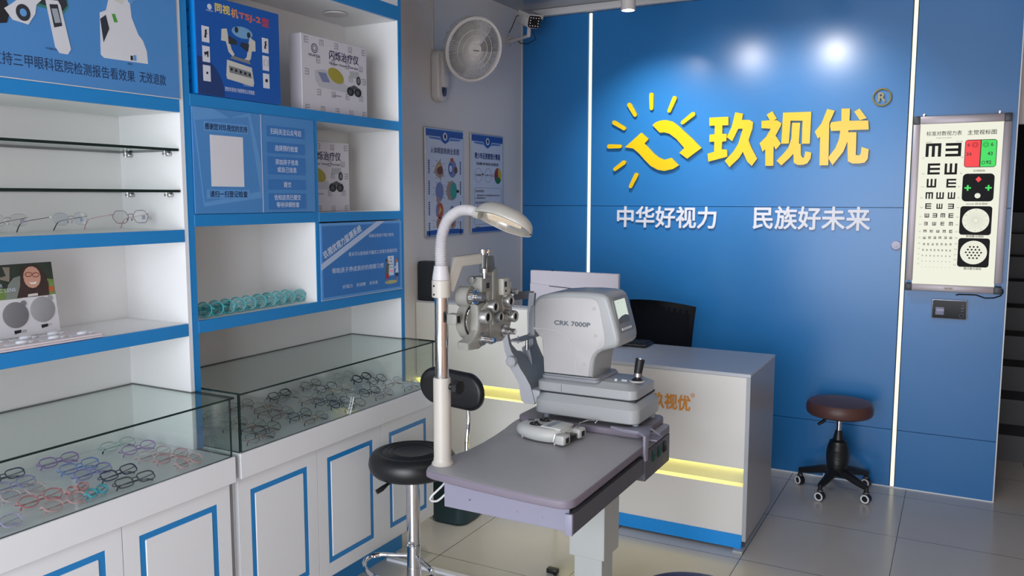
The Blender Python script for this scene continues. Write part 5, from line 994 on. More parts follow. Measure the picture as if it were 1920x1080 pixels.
for y in (-0.035, 0.030):
    m = MB(); m.box(-0.045, -0.010, y-0.010, y+0.010, 0.052, 0.062, 0.004); m.box(-0.030, -0.020, y-0.014, y+0.014, 0.055, 0.066, 0.003); m.box(-0.006, 0.006, y-0.006, y+0.006, 0.053, 0.058, 0.001); build('slider', m, black, Q, local=True)
m = MB(); m.box(0.022, 0.044, -0.042, 0.045, 0.0578, 0.0590); m.mats = [mat('display_strip', (120, 132, 144), 0.25)]; build('display', m, None, Q, smooth=0, local=True)
m = MB(); m.tube([(0.085, -0.088, 0.020), (0.092, -0.084, 0.048), (0.118, -0.060, 0.050), (0.122, -0.020, 0.050), (0.112, 0.0, 0.052), (0.120, 0.030, 0.053), (0.10, 0.072, 0.056), (0.11, 0.115, 0.058), (0.14, 0.135, 0.058), (0.15, 0.10, 0.058)], 0.002, 6); build('brow_wire', m, chrome, Q, local=True)
for x, y in ((0.075, -0.060), (-0.075, -0.045), (0.075, 0.06), (-0.075, 0.045)):
    m = MB(); m.cyl((x, y, 0.0003), (x, y, 0.012), 0.004, n=12); build('foot', m, al, Q, local=True)
# navy stool just entering the frame
nx, ny = 1.976, -2.730
N = thing('patient_stool', 'navy blue round stool seat just showing at the bottom edge of the picture', 'stool', (nx, ny, 0))
m = MB(); m.lathe([(0, 0.41), (0.14, 0.41), (0.162, 0.416), (0.17, 0.43), (0.17, 0.462), (0.162, 0.476), (0.14, 0.4805), (0, 0.482)], (nx, ny, 0), (0, 0, 1), 48); build('seat', m, mat('navy_leatherette', (30, 36, 92), 0.4, noise=0.04), N)
m = MB(); m.cyl((nx, ny, 0.03), (nx, ny, 0.411), 0.024); m.lathe([(0, 0.001), (0.19, 0.001), (0.19, 0.006), (0.03, 0.03), (0, 0.03)], (nx, ny, 0), (0, 0, 1), 40); build('column', m, chrome, N)
# ------------------------------------------------------------------ printed panels and boxes in the shelving
pb = mat('print_panel_blue', (74, 134, 196), 0.3, noise=0.03, coat=0.3); pb2 = mat('print_panel_blue_light', (94, 150, 208), 0.3); pb3 = mat('print_panel_blue_deep', (56, 116, 184), 0.3)
pt = mat('print_pale', (196, 206, 226), 0.4); pdk = mat('print_navy_text', (28, 52, 92), 0.5)
def quad(y0, z0, y1, z1): return [(y0, z0), (y1, z0), (y1, z1), (y0, z1)]
# header over the left unit
hd = thing('printed_panel', 'large blue printed panel with pictures of instruments above the left shelves', 'sign', (0.437, -3.9, 1.905))
X = 0.4400
m = MB(); m.use(pb).box(0.4345, X, -4.74, -3.1305, 1.9055, 2.78); m.use(trim_white).box(0.4345, X-0.001, -4.74, -3.1305, 1.903, 1.9054); build('board', m, None, hd, smooth=0)
m = MB(); m.use(pdk); m.text('支持三甲眼科医院检测报告看效果', FX(X, -3.700, 1.9355), w=0.412, h=0.033, bold=0.006); m.text('无效退款', FX(X, -3.272, 1.9385), w=0.092, h=0.032, bold=0.006); m.text('眼底相机', FX(X, -3.31, 1.984), w=0.016, h=0.005, bold=0.02); m.text('中频脉冲治疗仪', FX(X, -3.556, 1.990), w=0.055, h=0.006, bold=0.02); build('panel_lettering', m, None, hd, smooth=0)
pwt = mat('print_white_object', (206, 208, 216), 0.4); pcr = mat('print_cream_object', (196, 196, 190), 0.4); pscr = mat('print_dark_screen', (44, 50, 60), 0.4)
m = MB()     # fundus camera picture
flat(m, pwt, [(-3.392, 2.115), (-3.372, 2.125), (-3.36, 2.165), (-3.345, 2.185), (-3.318, 2.19), (-3.295, 2.18), (-3.29, 2.12), (-3.27, 2.075), (-3.255, 2.06), (-3.243, 2.03), (-3.241, 1.995), (-3.385, 1.992), (-3.395, 2.0)], X=X)
flat(m, pscr, [(-3.392, 2.098), (-3.374, 2.112), (-3.365, 2.075), (-3.385, 2.035)], X=X+0.0006); flat(m, mat('print_green', (70, 150, 60), 0.4), [(-3.355, 2.118), (-3.345, 2.12), (-3.337, 2.098), (-3.348, 2.096)], X=X+0.0006)
flat(m, pcr, [(-3.352, 2.16), (-3.34, 2.20), (-3.33, 2.215), (-3.31, 2.205), (-3.305, 2.185), (-3.32, 2.15)], X=X+0.0006); flat(m, pwt, [(-3.345, 2.215), (-3.325, 2.245), (-3.28, 2.235), (-3.245, 2.21), (-3.25, 2.185), (-3.28, 2.17), (-3.32, 2.195)], X=X+0.0012)
flat(m, ink, quad(-3.3, 1.998, -3.292, 2.011), X=X+0.0006); flat(m, pb2, quad(-3.29, 1.998, -3.281, 2.014), X=X+0.0006); flat(m, pb2, circ(-3.292, 2.168, 0.009), X=X+0.0006)
build('camera_picture', m, None, hd, smooth=0)
m = MB()     # goggles, case and handset picture
flat(m, mat('print_teal_edge', (50, 120, 110), 0.5), [(-3.60, 2.10), (-3.50, 2.09), (-3.485, 2.11), (-3.50, 2.25), (-3.64, 2.25)], X=X); flat(m, pscr, [(-3.598, 2.108), (-3.502, 2.098), (-3.489, 2.115), (-3.505, 2.25), (-3.64, 2.25)], X=X+0.0005)
flat(m, pwt, [(-3.64, 2.05), (-3.60, 2.045), (-3.58, 2.075), (-3.575, 2.10), (-3.545, 2.13), (-3.54, 2.17), (-3.57, 2.20), (-3.60, 2.195), (-3.61, 2.15), (-3.605, 2.12), (-3.64, 2.09), (-3.66, 2.075)], X=X+0.001)
flat(m, mat('print_lens_grey', (100, 104, 104), 0.4), circ(-3.572, 2.155, 0.021, 24, 0.027), X=X+0.0015); flat(m, ink, circ(-3.572, 2.155, 0.013, 24, 0.017), X=X+0.002); flat(m, pscr, circ(-3.612, 2.073, 0.019, 24, 0.021), X=X+0.0015); flat(m, pb2, circ(-3.612, 2.073, 0.009, 20, 0.010), X=X+0.002)
flat(m, ink, [(-3.70, 2.03), (-3.655, 2.04), (-3.645, 2.07), (-3.66, 2.12), (-3.70, 2.13)], X=X+0.0005)
flat(m, pwt, [(-3.550, 2.118), (-3.515, 2.122), (-3.508, 2.11), (-3.485, 2.00), (-3.495, 1.985), (-3.518, 1.985), (-3.53, 2.0)], X=X+0.001); flat(m, pscr, [(-3.54, 2.108), (-3.517, 2.112), (-3.507, 2.058), (-3.53, 2.05)], X=X+0.0015); flat(m, mat('print_lcd', (150, 160, 172), 0.3), [(-3.535, 2.098), (-3.519, 2.101), (-3.511, 2.066), (-3.527, 2.062)], X=X+0.002); flat(m, pwt, circ(-3.515, 2.20, 0.014, 20, 0.02), X=X+0.001)
build('goggles_picture', m, None, hd, smooth=0)
# check-in panel in the right unit (the square code itself is left out)
ck = thing('printed_panel', 'blue printed check-in panel with pale text lines in the right shelving unit', 'sign', (0.437, -2.81, 1.5475))
m = MB(); m.use(pb).box(0.428, X-0.002, -3.085, -2.524, 1.5485, 1.8875); flat(m, pb2, [(-3.085, 1.8875), (-3.0, 1.8875), (-2.93, 1.862), (-2.84, 1.8875), (-2.796, 1.72), (-2.796, 1.60), (-3.05, 1.572)], X=X-0.002); flat(m, pb, [(-3.075, 1.845), (-2.85, 1.873), (-2.805, 1.622), (-3.05, 1.585)], X=X-0.0017, d=0.0006)
flat(m, pt, quad(-2.7935, 1.5485, -2.7905, 1.8875), X=X-0.0012); build('board', m, None, ck, smooth=0)
m = MB(); Xp = X-0.0012
for a in (quad(-3.040, 1.815, -2.852, 1.845), quad(-3.038, 1.598, -2.853, 1.627)): flat(m, pb2, a, X=Xp)
flat(m, mat('paper_white', (214, 214, 222), 0.5), quad(-3.018, 1.637, -2.877, 1.803), X=Xp)
for z0, z1 in ((1.815, 1.852), (1.757, 1.795), (1.683, 1.745), (1.630, 1.665), (1.560, 1.615)): flat(m, pb3, quad(-2.765, z0, -2.575, z1), X=Xp)
build('text_boxes', m, None, ck, smooth=0)
m = MB(); m.use(pdk); m.text('感谢您对玖视优的支持', FX(Xp+0.0005, -3.036, 1.819), w=0.180, h=0.021, bold=0.03); m.text('请扫一扫登记检查', FX(Xp+0.0005, -3.026, 1.602), w=0.162, h=0.021, bold=0.03)
m.use(pt)
for s_, z, w_, h_ in (('扫码关注公众号后', 1.823, 0.155, 0.021), ('选择预约检查', 1.766, 0.116, 0.020), ('添加孩子信息', 1.718, 0.116, 0.019), ('或自己信息', 1.691, 0.097, 0.019), ('提交', 1.638, 0.038, 0.019), ('告知店员已提交', 1.592, 0.134, 0.019), ('等待详细检查', 1.566, 0.116, 0.019)):
    m.text(s_, FX(Xp+0.0005, -2.670, z+h_/2), w=w_, h=h_, bold=0.015, align='C')
build('panel_lettering', m, None, ck, smooth=0)
# lower slogan panel
lo = thing('printed_panel', 'blue printed panel with a diagonal white stripe and tiny cartoon people', 'sign', (0.437, -2.24, 1.204))
m = MB(); m.use(pb2).box(0.428, X-0.002, -2.499, -1.976, 1.2045, 1.503); flat(m, pb3, quad(-2.49, 1.215, -1.99, 1.492), X=X-0.002); m.use(trim_white); m.box(0.430, X, -2.50, -1.975, 1.2035, 1.2052); build('board', m, None, lo, smooth=0)
m = MB(); flat(m, mat('stripe_pale', (176, 192, 220), 0.4), [(-2.499, 1.322), (-2.499, 1.347), (-2.150, 1.503), (-2.095, 1.503)], X=X-0.0015)
m.use(pt)
Mt = frame((X-0.0015, -2.478, 1.364), (0, 0.915, 0.405), (0, -0.2, 1)); m.text('玖视优视力监测系统', Mt, w=0.250, h=0.031, bold=0.03)
for s_, y, z, w_, h_ in (('详细记录孩子视力变化', -2.205, 1.437, 0.172, 0.014), ('家长可以查询孩子最近三次视力检查状况', -2.335, 1.367, 0.325, 0.016), ('帮助孩子养成良好的用眼习惯', -2.437, 1.305, 0.33, 0.021), ('好视力', -2.376, 1.240, 0.060, 0.015), ('好成绩', -2.29, 1.240, 0.058, 0.015), ('好未来', -2.205, 1.240, 0.056, 0.015)):
    m.text(s_, FX(X-0.0015, y, z), w=w_, h=h_, bold=0.01)
build('panel_lettering', m, None, lo, smooth=0)
m = MB()
flat(m, pt, quad(-2.078, 1.268, -2.035, 1.352), X=X-0.0015); m.use(ink)
for r_, (n_, h_) in enumerate(((1, 0.009), (2, 0.006), (3, 0.005), (4, 0.0035))):
    for i in range(n_): yy = -2.0565+(i-(n_-1)/2)*0.011; m.prism(quad(yy-0.002, 1.338-0.0125*r_, yy+0.002, 1.338-0.0125*r_+h_), 0.0003, FX(X-0.001, 0, 0))
flat(m, prd, quad(-2.068, 1.286, -2.043, 1.289), X=X-0.001); flat(m, mat('print_sand', (170, 170, 120), 0.5), circ(-2.055, 1.240, 0.045, 24, 0.008), X=X-0.0014)
flat(m, mat('print_olive', (86, 96, 76), 0.5), [(-2.094, 1.276), (-2.074, 1.276), (-2.07, 1.318), (-2.082, 1.325), (-2.092, 1.315)], X=X-0.001); flat(m, mat('print_red_skirt', (150, 50, 50), 0.5), [(-2.096, 1.256), (-2.070, 1.256), (-2.074, 1.278), (-2.092, 1.278)], X=X-0.0008); flat(m, tan, circ(-2.080, 1.329, 0.007), X=X-0.0008); flat(m, ink, circ(-2.085, 1.333, 0.0075), X=X-0.001); flat(m, tan, quad(-2.086, 1.240, -2.080, 1.257), X=X-0.001)
flat(m, pt, [(-2.025, 1.276), (-2.003, 1.276), (-2.006, 1.322), (-2.018, 1.322)], X=X-0.001); flat(m, tan, circ(-2.014, 1.329, 0.008), X=X-0.0008); flat(m, brown, circ(-2.011, 1.333, 0.008), X=X-0.001); flat(m, tan, quad(-2.018, 1.242, -2.013, 1.262), X=X-0.001); flat(m, pdk, quad(-2.025, 1.262, -2.005, 1.277), X=X-0.0008); flat(m, pt, [(-2.033, 1.296), (-2.018, 1.302), (-2.018, 1.308), (-2.033, 1.303)], X=X-0.0008)
build('cartoon_people', m, None, lo, smooth=0)
def quad2(y0, z0, y1, z1): return quad(y0, z0, y1, z1)
# instrument boxes
bxm = mat('box_deep_blue', (20, 84, 168), 0.3, noise=0.02); bxs = mat('box_bright_side', (10, 140, 226), 0.35)
bo = thing('instrument_box', 'glossy blue cardboard box with a printed eye instrument on the top shelf', 'box', (0.345, -2.872, 1.9275))
m = MB(); m.use(bxm).box(0.255, 0.437, -3.058, -2.688, 1.9285, 2.243, 0.002, 1); m.use(bxs).box(0.256, 0.4365, -3.0592, -3.058, 1.930, 2.242); m.use(ink)
for k_ in range(5):
    for d_ in (0, 0.006): m.prism([(0.400+d_, 1.965+0.055*k_), (0.402+d_, 1.965+0.055*k_), (0.408+d_, 1.975+0.055*k_), (0.406+d_, 1.975+0.055*k_)], 0.0002, FY(0, -3.0593, 0))
build('carton', m, None, bo, smooth=0)
X1 = 0.4372
ytx = mat('print_gold_text', (222, 200, 96), 0.4); otx = mat('print_orange_text', (206, 104, 84), 0.4); rtx = mat('print_red_text', (196, 60, 64), 0.4)
m = MB(); m.use(ytx).text('同视', FX(X1, -2.975, 2.197), w=0.062, h=0.028, bold=0.03); m.use(mat('print_peach_text', (220, 150, 90), 0.4)).text('机', FX(X1, -2.908, 2.193), w=0.030, h=0.028, bold=0.03); m.use(otx).text('TSJ-2', FX(X1, -2.875, 2.190), w=0.098, h=0.024, bold=0.05); m.use(rtx).text('型', FX(X1, -2.770, 2.188), w=0.032, h=0.028, bold=0.03)
m.use(pt).text('西安华亚电子有限责任公司制造', FX(X1, -2.945, 1.950), w=0.130, h=0.014, bold=0.01); m.text('产品以实物为准', FX(X1, -2.865, 1.975), w=0.038, h=0.006); m.text('HUAYA', FX(X1, -3.012, 2.194), w=0.028, h=0.004, bold=0.03); m.prism(circ(-2.998, 2.208, 0.009), 0.0002, FX(X1, 0, 0)); build('box_lettering', m, None, bo, smooth=0)
m = MB()
for yy, zs in ((-3.018, (2.120, 2.058, 1.998)), (-2.758, (2.125, 2.065, 2.005))):
    for i, z in enumerate(zs):
        flat(m, mat('card_white', (206, 210, 222), 0.5), quad(yy-0.016, z-0.026, yy+0.014, z+0.024), X=X1+0.0007)
        if i == 0: flat(m, ink, [(yy-0.007, z-0.012), (yy-0.003, z+0.004), (yy-0.004, z+0.012), (yy+0.005, z+0.015), (yy+0.003, z+0.005), (yy+0.006, z), (yy+0.001, z-0.002), (yy+0.002, z-0.012)], X=X1+0.0013)
        elif i == 1 and yy < -3: flat(m, ink, [(yy-0.010, z+0.004), (yy-0.002, z+0.006), (yy+0.008, z+0.010), (yy+0.007, z-0.010), (yy+0.003, z-0.010), (yy+0.002, z-0.002), (yy-0.004, z-0.002), (yy-0.006, z-0.009)], X=X1+0.0013)
        elif i == 1: m.use(ink); m.tube([(X1+0.0014, y_, z_) for y_, z_ in quad(yy-0.010, z-0.008, yy+0.008, z+0.010)], 0.0005, 4, closed=True)
        else: flat(m, ink, circ(yy, z, 0.004 if yy < -3 else 0.006), X=X1+0.0013)
build('picture_cards', m, None, bo, smooth=0)
m = MB(); blob = mat('print_light_cyan', (112, 160, 200), 0.5)
flat(m, mat('print_globe', (30, 56, 110), 0.5), [(-3.055, 1.930)]+[(-3.055+0.108*math.sin(k*PI/24), 1.930+0.118*math.cos(k*PI/24)) for k in range(13)], X=X1)
flat(m, blob, circ(-2.862, 2.150, 0.046, 30, 0.019), X=X1); 
for y_ in (-2.888, -2.834): flat(m, pscr, circ(y_, 2.155 if y_ < -2.86 else 2.146, 0.008, 16, 0.010), X=X1+0.0005)
for pts_ in ([(-2.955, 2.088), (-2.952, 2.125), (-2.930, 2.130), (-2.925, 2.108), (-2.912, 2.066), (-2.90, 2.052), (-2.906, 2.042), (-2.925, 2.056), (-2.935, 2.088)], [(-2.805, 2.075), (-2.805, 2.108), (-2.830, 2.118), (-2.836, 2.095), (-2.846, 2.050), (-2.862, 2.038), (-2.85, 2.030), (-2.828, 2.046), (-2.822, 2.073)], [(-2.933, 2.03), (-2.825, 2.018), (-2.816, 1.968), (-2.820, 1.955), (-2.935, 1.968), (-2.938, 1.978)]): flat(m, pcr, [(a, b+0.022) for a, b in pts_], X=X1+0.0006)
flat(m, mat('print_mid_grey', (120, 124, 128), 0.5), [(-2.926, 2.034), (-2.832, 2.024), (-2.826, 2.004), (-2.924, 2.012)], X=X1+0.0011); flat(m, mat('print_mid_grey', (120, 124, 128), 0.5), [(-2.92, 2.058), (-2.83, 2.05), (-2.835, 2.062), (-2.91, 2.068)], X=X1+0.0011)
flat(m, pscr, [(-2.926, 2.13), (-2.89, 2.12), (-2.888, 2.106), (-2.924, 2.104)], X=X1+0.0012); flat(m, pscr, [(-2.834, 2.116), (-2.868, 2.118), (-2.874, 2.105), (-2.84, 2.09)], X=X1+0.0012)
for k_ in range(5): flat(m, ink, circ(-2.916+0.020*k_, 2.023-0.002*k_, 0.005, 12), X=X1+0.0016)
build('instrument_picture', m, None, bo, smooth=0)
ctn = mat('white_carton', (206, 204, 212), 0.5, noise=0.01); egr = mat('print_grey_e', (158, 158, 166), 0.5)
def carton(xf, y1, z0, W_, label):
    H_ = 0.283; y0 = y1-W_
    t = thing('carton', label, 'box', (xf-0.03, (y0+y1)/2, z0), group='white cartons of eye training instruments')
    m = MB(); m.box(xf-0.060, xf, y0, y1, z0+0.0008, z0+H_, 0.002, 1); build('box', m, ctn, t, smooth=0)
    Xc = xf+0.0002; m = MB(); m.use(egr)
    def E(y, z, s_, rot):
        for (a, b, c_, d_) in ((.2, 0, 1, .2), (.2, .4, 1, .6), (.2, .8, 1, 1), (0, 0, .2, 1)):
            P = [(a, b), (c_, b), (c_, d_), (a, d_)]
            P = [((p-.5), (q-.5)) for p, q in P]
            for _ in range(rot): P = [(-q, p) for p, q in P]
            m.prism([(y+p*s_, z+q*s_) for p, q in P], 0.0001, FX(Xc, 0, 0))
    for i, zz in enumerate((0.012, 0.075, 0.145, 0.195, 0.262)):
        for j in range(5):
            yy = y1-0.02-0.085*j-(0.02 if i % 2 else 0)
            if y0+0.02 < yy < y1-0.015: E(yy, z0+zz, 0.024, (i*3+j) % 4)
    build('printed_e_pattern', m, None, t, smooth=0)
    m = MB(); m.use(mat('print_plum', (58, 44, 84), 0.5)); m.text('闪烁治疗仪', FX(Xc+0.0004, y1-0.232, z0+0.208), w=0.178, h=0.034, bold=0.02); m.text('Flicker Vision Therapy', FX(Xc+0.0004, y1-0.232, z0+0.186), w=0.176, h=0.011, bold=0.015)
    if W_ > 0.36: m.text('HUAYA', FX(Xc+0.0004, y0+0.04, z0+0.205), w=0.062, h=0.009, bold=0.03); m.torus((Xc+0.0004, y0+0.072, z0+0.236), (1, 0, 0), 0.016, 0.0016, 24, 4); m.text('○', FX(Xc+0.0004, y0+0.072, z0+0.236), h=0.02, align='C')
    m.text('产品以实物为准', FX(Xc+0.0004, y1-0.215, z0+0.068), w=0.05, h=0.007); build('carton_lettering', m, None, t, smooth=0)
    m = MB(); flat(m, mat('print_pale_grey', (184, 184, 192), 0.5), [(y1-0.318, z0+0.155), (y1-0.26, z0+0.165), (y1-0.13, z0+0.118), (y1-0.13, z0+0.09), (y1-0.295, z0+0.095), (y1-0.315, z0+0.12)], X=Xc+0.0004)
    flat(m, mat('print_slate', (120, 128, 160), 0.5), [(y1-0.30, z0+0.150), (y1-0.255, z0+0.152), (y1-0.232, z0+0.118), (y1-0.275, z0+0.116)], X=Xc+0.001); flat(m, mat('print_mustard', (160, 150, 50), 0.5), [(y+y1-0.196, z+z0+0.148) for y, z in ((0.046*math.cos(2*PI*k/30), 0.027*math.sin(2*PI*k/30)-0.22*0.046*math.cos(2*PI*k/30)) for k in range(30))], X=Xc+0.0012)
    flat(m, mat('print_pale_grey2', (170, 174, 176), 0.5), [(y1-0.112, z0+0.176), (y1-0.056, z0+0.180), (y1-0.05, z0+0.156), (y1-0.11, z0+0.150)], X=Xc+0.001); flat(m, ink, circ(y1-0.057, z0+0.145, 0.013, 20, 0.017), X=Xc+0.0014); flat(m, mat('print_mid_grey', (120, 124, 128), 0.5), circ(y1-0.057, z0+0.145, 0.008, 20, 0.011), X=Xc+0.002)
    for yy in (y1-0.108, y1-0.062): flat(m, ink, circ(yy, z0+0.098, 0.022, 20, 0.018), X=Xc+0.0014); flat(m, mat('print_dark_grey', (70, 76, 78), 0.5), circ(yy-0.003, z0+0.096, 0.011, 20, 0.010), X=Xc+0.002)
    flat(m, mat('print_dark_grey', (70, 76, 78), 0.5), [(y1-0.12, z0+0.112), (y1-0.085, z0+0.125), (y1-0.05, z0+0.112), (y1-0.085, z0+0.108)], X=Xc+0.0016)
    build('printed_pictures', m, None, t, smooth=0)
carton(0.400, -2.150, 1.9275, 0.388, 'white printed carton standing right of the blue box on the top shelf')
carton(0.300, -2.153, 1.5445, 0.340, 'white printed carton half hidden behind the shelf divider below')
# lens demonstration card and its tray
lc = thing('lens_display_card', 'leaning card with a photo of a smiling person in glasses and two grey lenses', 'display card', (0.285, -3.62, 1.2005))
CM = frame((0.300, -3.470, 1.2215), (0, 1, 0), (-0.10, 0, 1))        # lower right corner, leaning back
def cp(y, z): return (y, z)
m = MB(); m.use(mat('card_stock', (206, 206, 212), 0.5)); m.prism([(-0.320, -0.006), (0.0, -0.006), (-0.004, 0.196), (-0.320, 0.196)], -0.004, CM); build('card', m, None, lc, smooth=0)
def cf(mb, mm, poly, h): mb.use(mm); mb.prism(poly, 0.0003, CM @ Matrix.Translation((0, 0, h)))
m = MB()
cf(m, mat('photo_dark_green', (46, 56, 48), 0.5, noise=0.4, nscale=30), [(-0.320, 0.100), (-0.002, 0.102), (-0.004, 0.196), (-0.320, 0.196)], 0.0002)
cf(m, mat('photo_grass', (108, 132, 70), 0.5, noise=0.3, nscale=50), [(-0.320, 0.100), (-0.10, 0.100), (-0.11, 0.125), (-0.17, 0.135), (-0.320, 0.150)], 0.0006); cf(m, mat('photo_grass', (108, 132, 70), 0.5), [(-0.045, 0.101), (-0.003, 0.102), (-0.003, 0.145), (-0.03, 0.150)], 0.0006)
cf(m, mat('photo_sleeve', (120, 128, 124), 0.5), [(-0.145, 0.101), (-0.10, 0.101), (-0.088, 0.165), (-0.118, 0.158), (-0.135, 0.14)], 0.0010); cf(m, mat('photo_forearm', (130, 122, 112), 0.5), [(-0.165, 0.160), (-0.13, 0.148), (-0.125, 0.188), (-0.145, 0.19), (-0.138, 0.165)], 0.0010)
hair = mat('photo_hair', (58, 44, 42), 0.5, noise=0.25, nscale=60)
cf(m, hair, [(-0.115, 0.101), (-0.022, 0.101), (-0.020, 0.135), (-0.030, 0.165), (-0.045, 0.187), (-0.068, 0.193), (-0.09, 0.185), (-0.098, 0.165), (-0.102, 0.135)], 0.0014)
cf(m, mat('photo_orange', (180, 92, 52), 0.5), circ(-0.014, 0.118, 0.010, 16, 0.008), 0.0012); cf(m, mat('photo_face', (196, 150, 130), 0.5), [(-0.088, 0.150)]+[(-0.066+0.025*math.cos(math.radians(a)), 0.156+0.031*math.sin(math.radians(a))) for a in range(190, 541, 25)], 0.0020)
cf(m, mat('photo_teeth', (226, 220, 214), 0.5), [(-0.078, 0.143), (-0.070, 0.136), (-0.058, 0.136), (-0.054, 0.143), (-0.066, 0.141)], 0.0026)
gl_ = mat('photo_glasses', (120, 48, 40), 0.4); m.use(gl_)
for cy in (-0.076, -0.055): m.tube([tuple(CM @ Vector((cy+0.0095*math.cos(2*PI*k/16), 0.163-0.12*(cy+0.066)+0.006*math.sin(2*PI*k/16), 0.0026))) for k in range(16)], 0.0010, 4, closed=True)
cf(m, mat('photo_phone', (200, 196, 192), 0.5), [(-0.085, 0.102), (-0.055, 0.103), (-0.056, 0.110), (-0.083, 0.109)], 0.0024); build('person_photo', m, None, lc, smooth=0)
m = MB(); m.use(pt); m.text('R', CM @ Matrix.Translation((-0.158, 0.134, 0.0015)), h=0.010); m.text('PHOTOCHROMIC LENS', CM @ Matrix.Translation((-0.265, 0.121, 0.0015)), w=0.149, h=0.0095); m.use(ink); m.text('SUNNY\nfull tint', CM @ Matrix.Translation((-0.112, 0.004, 0.0006)), w=0.016, h=0.007); m.text('IN DOOR\nclear', CM @ Matrix.Translation((-0.038, 0.012, 0.0006)), w=0.014, h=0.007); build('card_lettering', m, None, lc, smooth=0)
for k_, (cy, cz, gg) in enumerate(((-0.124, 0.055, 118), (-0.046, 0.062, 148))):
    m = MB(); m.use(mat('lens_grey_%d' % gg, (gg, gg+2, gg+6), 0.25)); m.prism(circ(cy, cz, 0.036, 32), 0.0022, CM, 0.0008); m.prism(circ(cy+0.025, cz+0.030, 0.008, 16), 0.0020, CM); m.use(ink); m.prism([(cy-0.008, cz-0.053), (cy+0.010, cz-0.050), (cy+0.011, cz-0.042), (cy-0.009, cz-0.043)], 0.0004, CM); build('sample_lens', m, None, lc)
tr = thing('lens_demo_tray', 'white card tray with pill shaped white lens holders in front of the leaning card', 'display tray', (0.385, -3.61, 1.2005))
m = MB(); m.box(0.305, 0.428, -3.80, -3.425, 1.2010, 1.2065, 0.001, 1); m.box(0.305, 0.427, -3.80, -3.427, 1.2072, 1.2125, 0.001, 1); build('tray', m, mat('tray_pinkish_white', (216, 206, 210), 0.5), tr, smooth=0)
for i, (x, y) in enumerate(((0.332, -3.52), (0.332, -3.60), (0.332, -3.69), (0.398, -3.475), (0.398, -3.56), (0.398, -3.65))):
    m = MB(); m.box(x-0.011, x+0.011, y-0.036, y-0.004, 1.2128, 1.2145, 0.0008, 1); m.ball((x, y+0.008, 1.2165), 0.012, 0.018, 0.006, 16); m.ball((x+0.002, y+0.026, 1.2150), 0.008, 0.014, 0.004, 16); build('lens_holder', m, mat('glossy_white', (216, 220, 228), 0.25), tr)
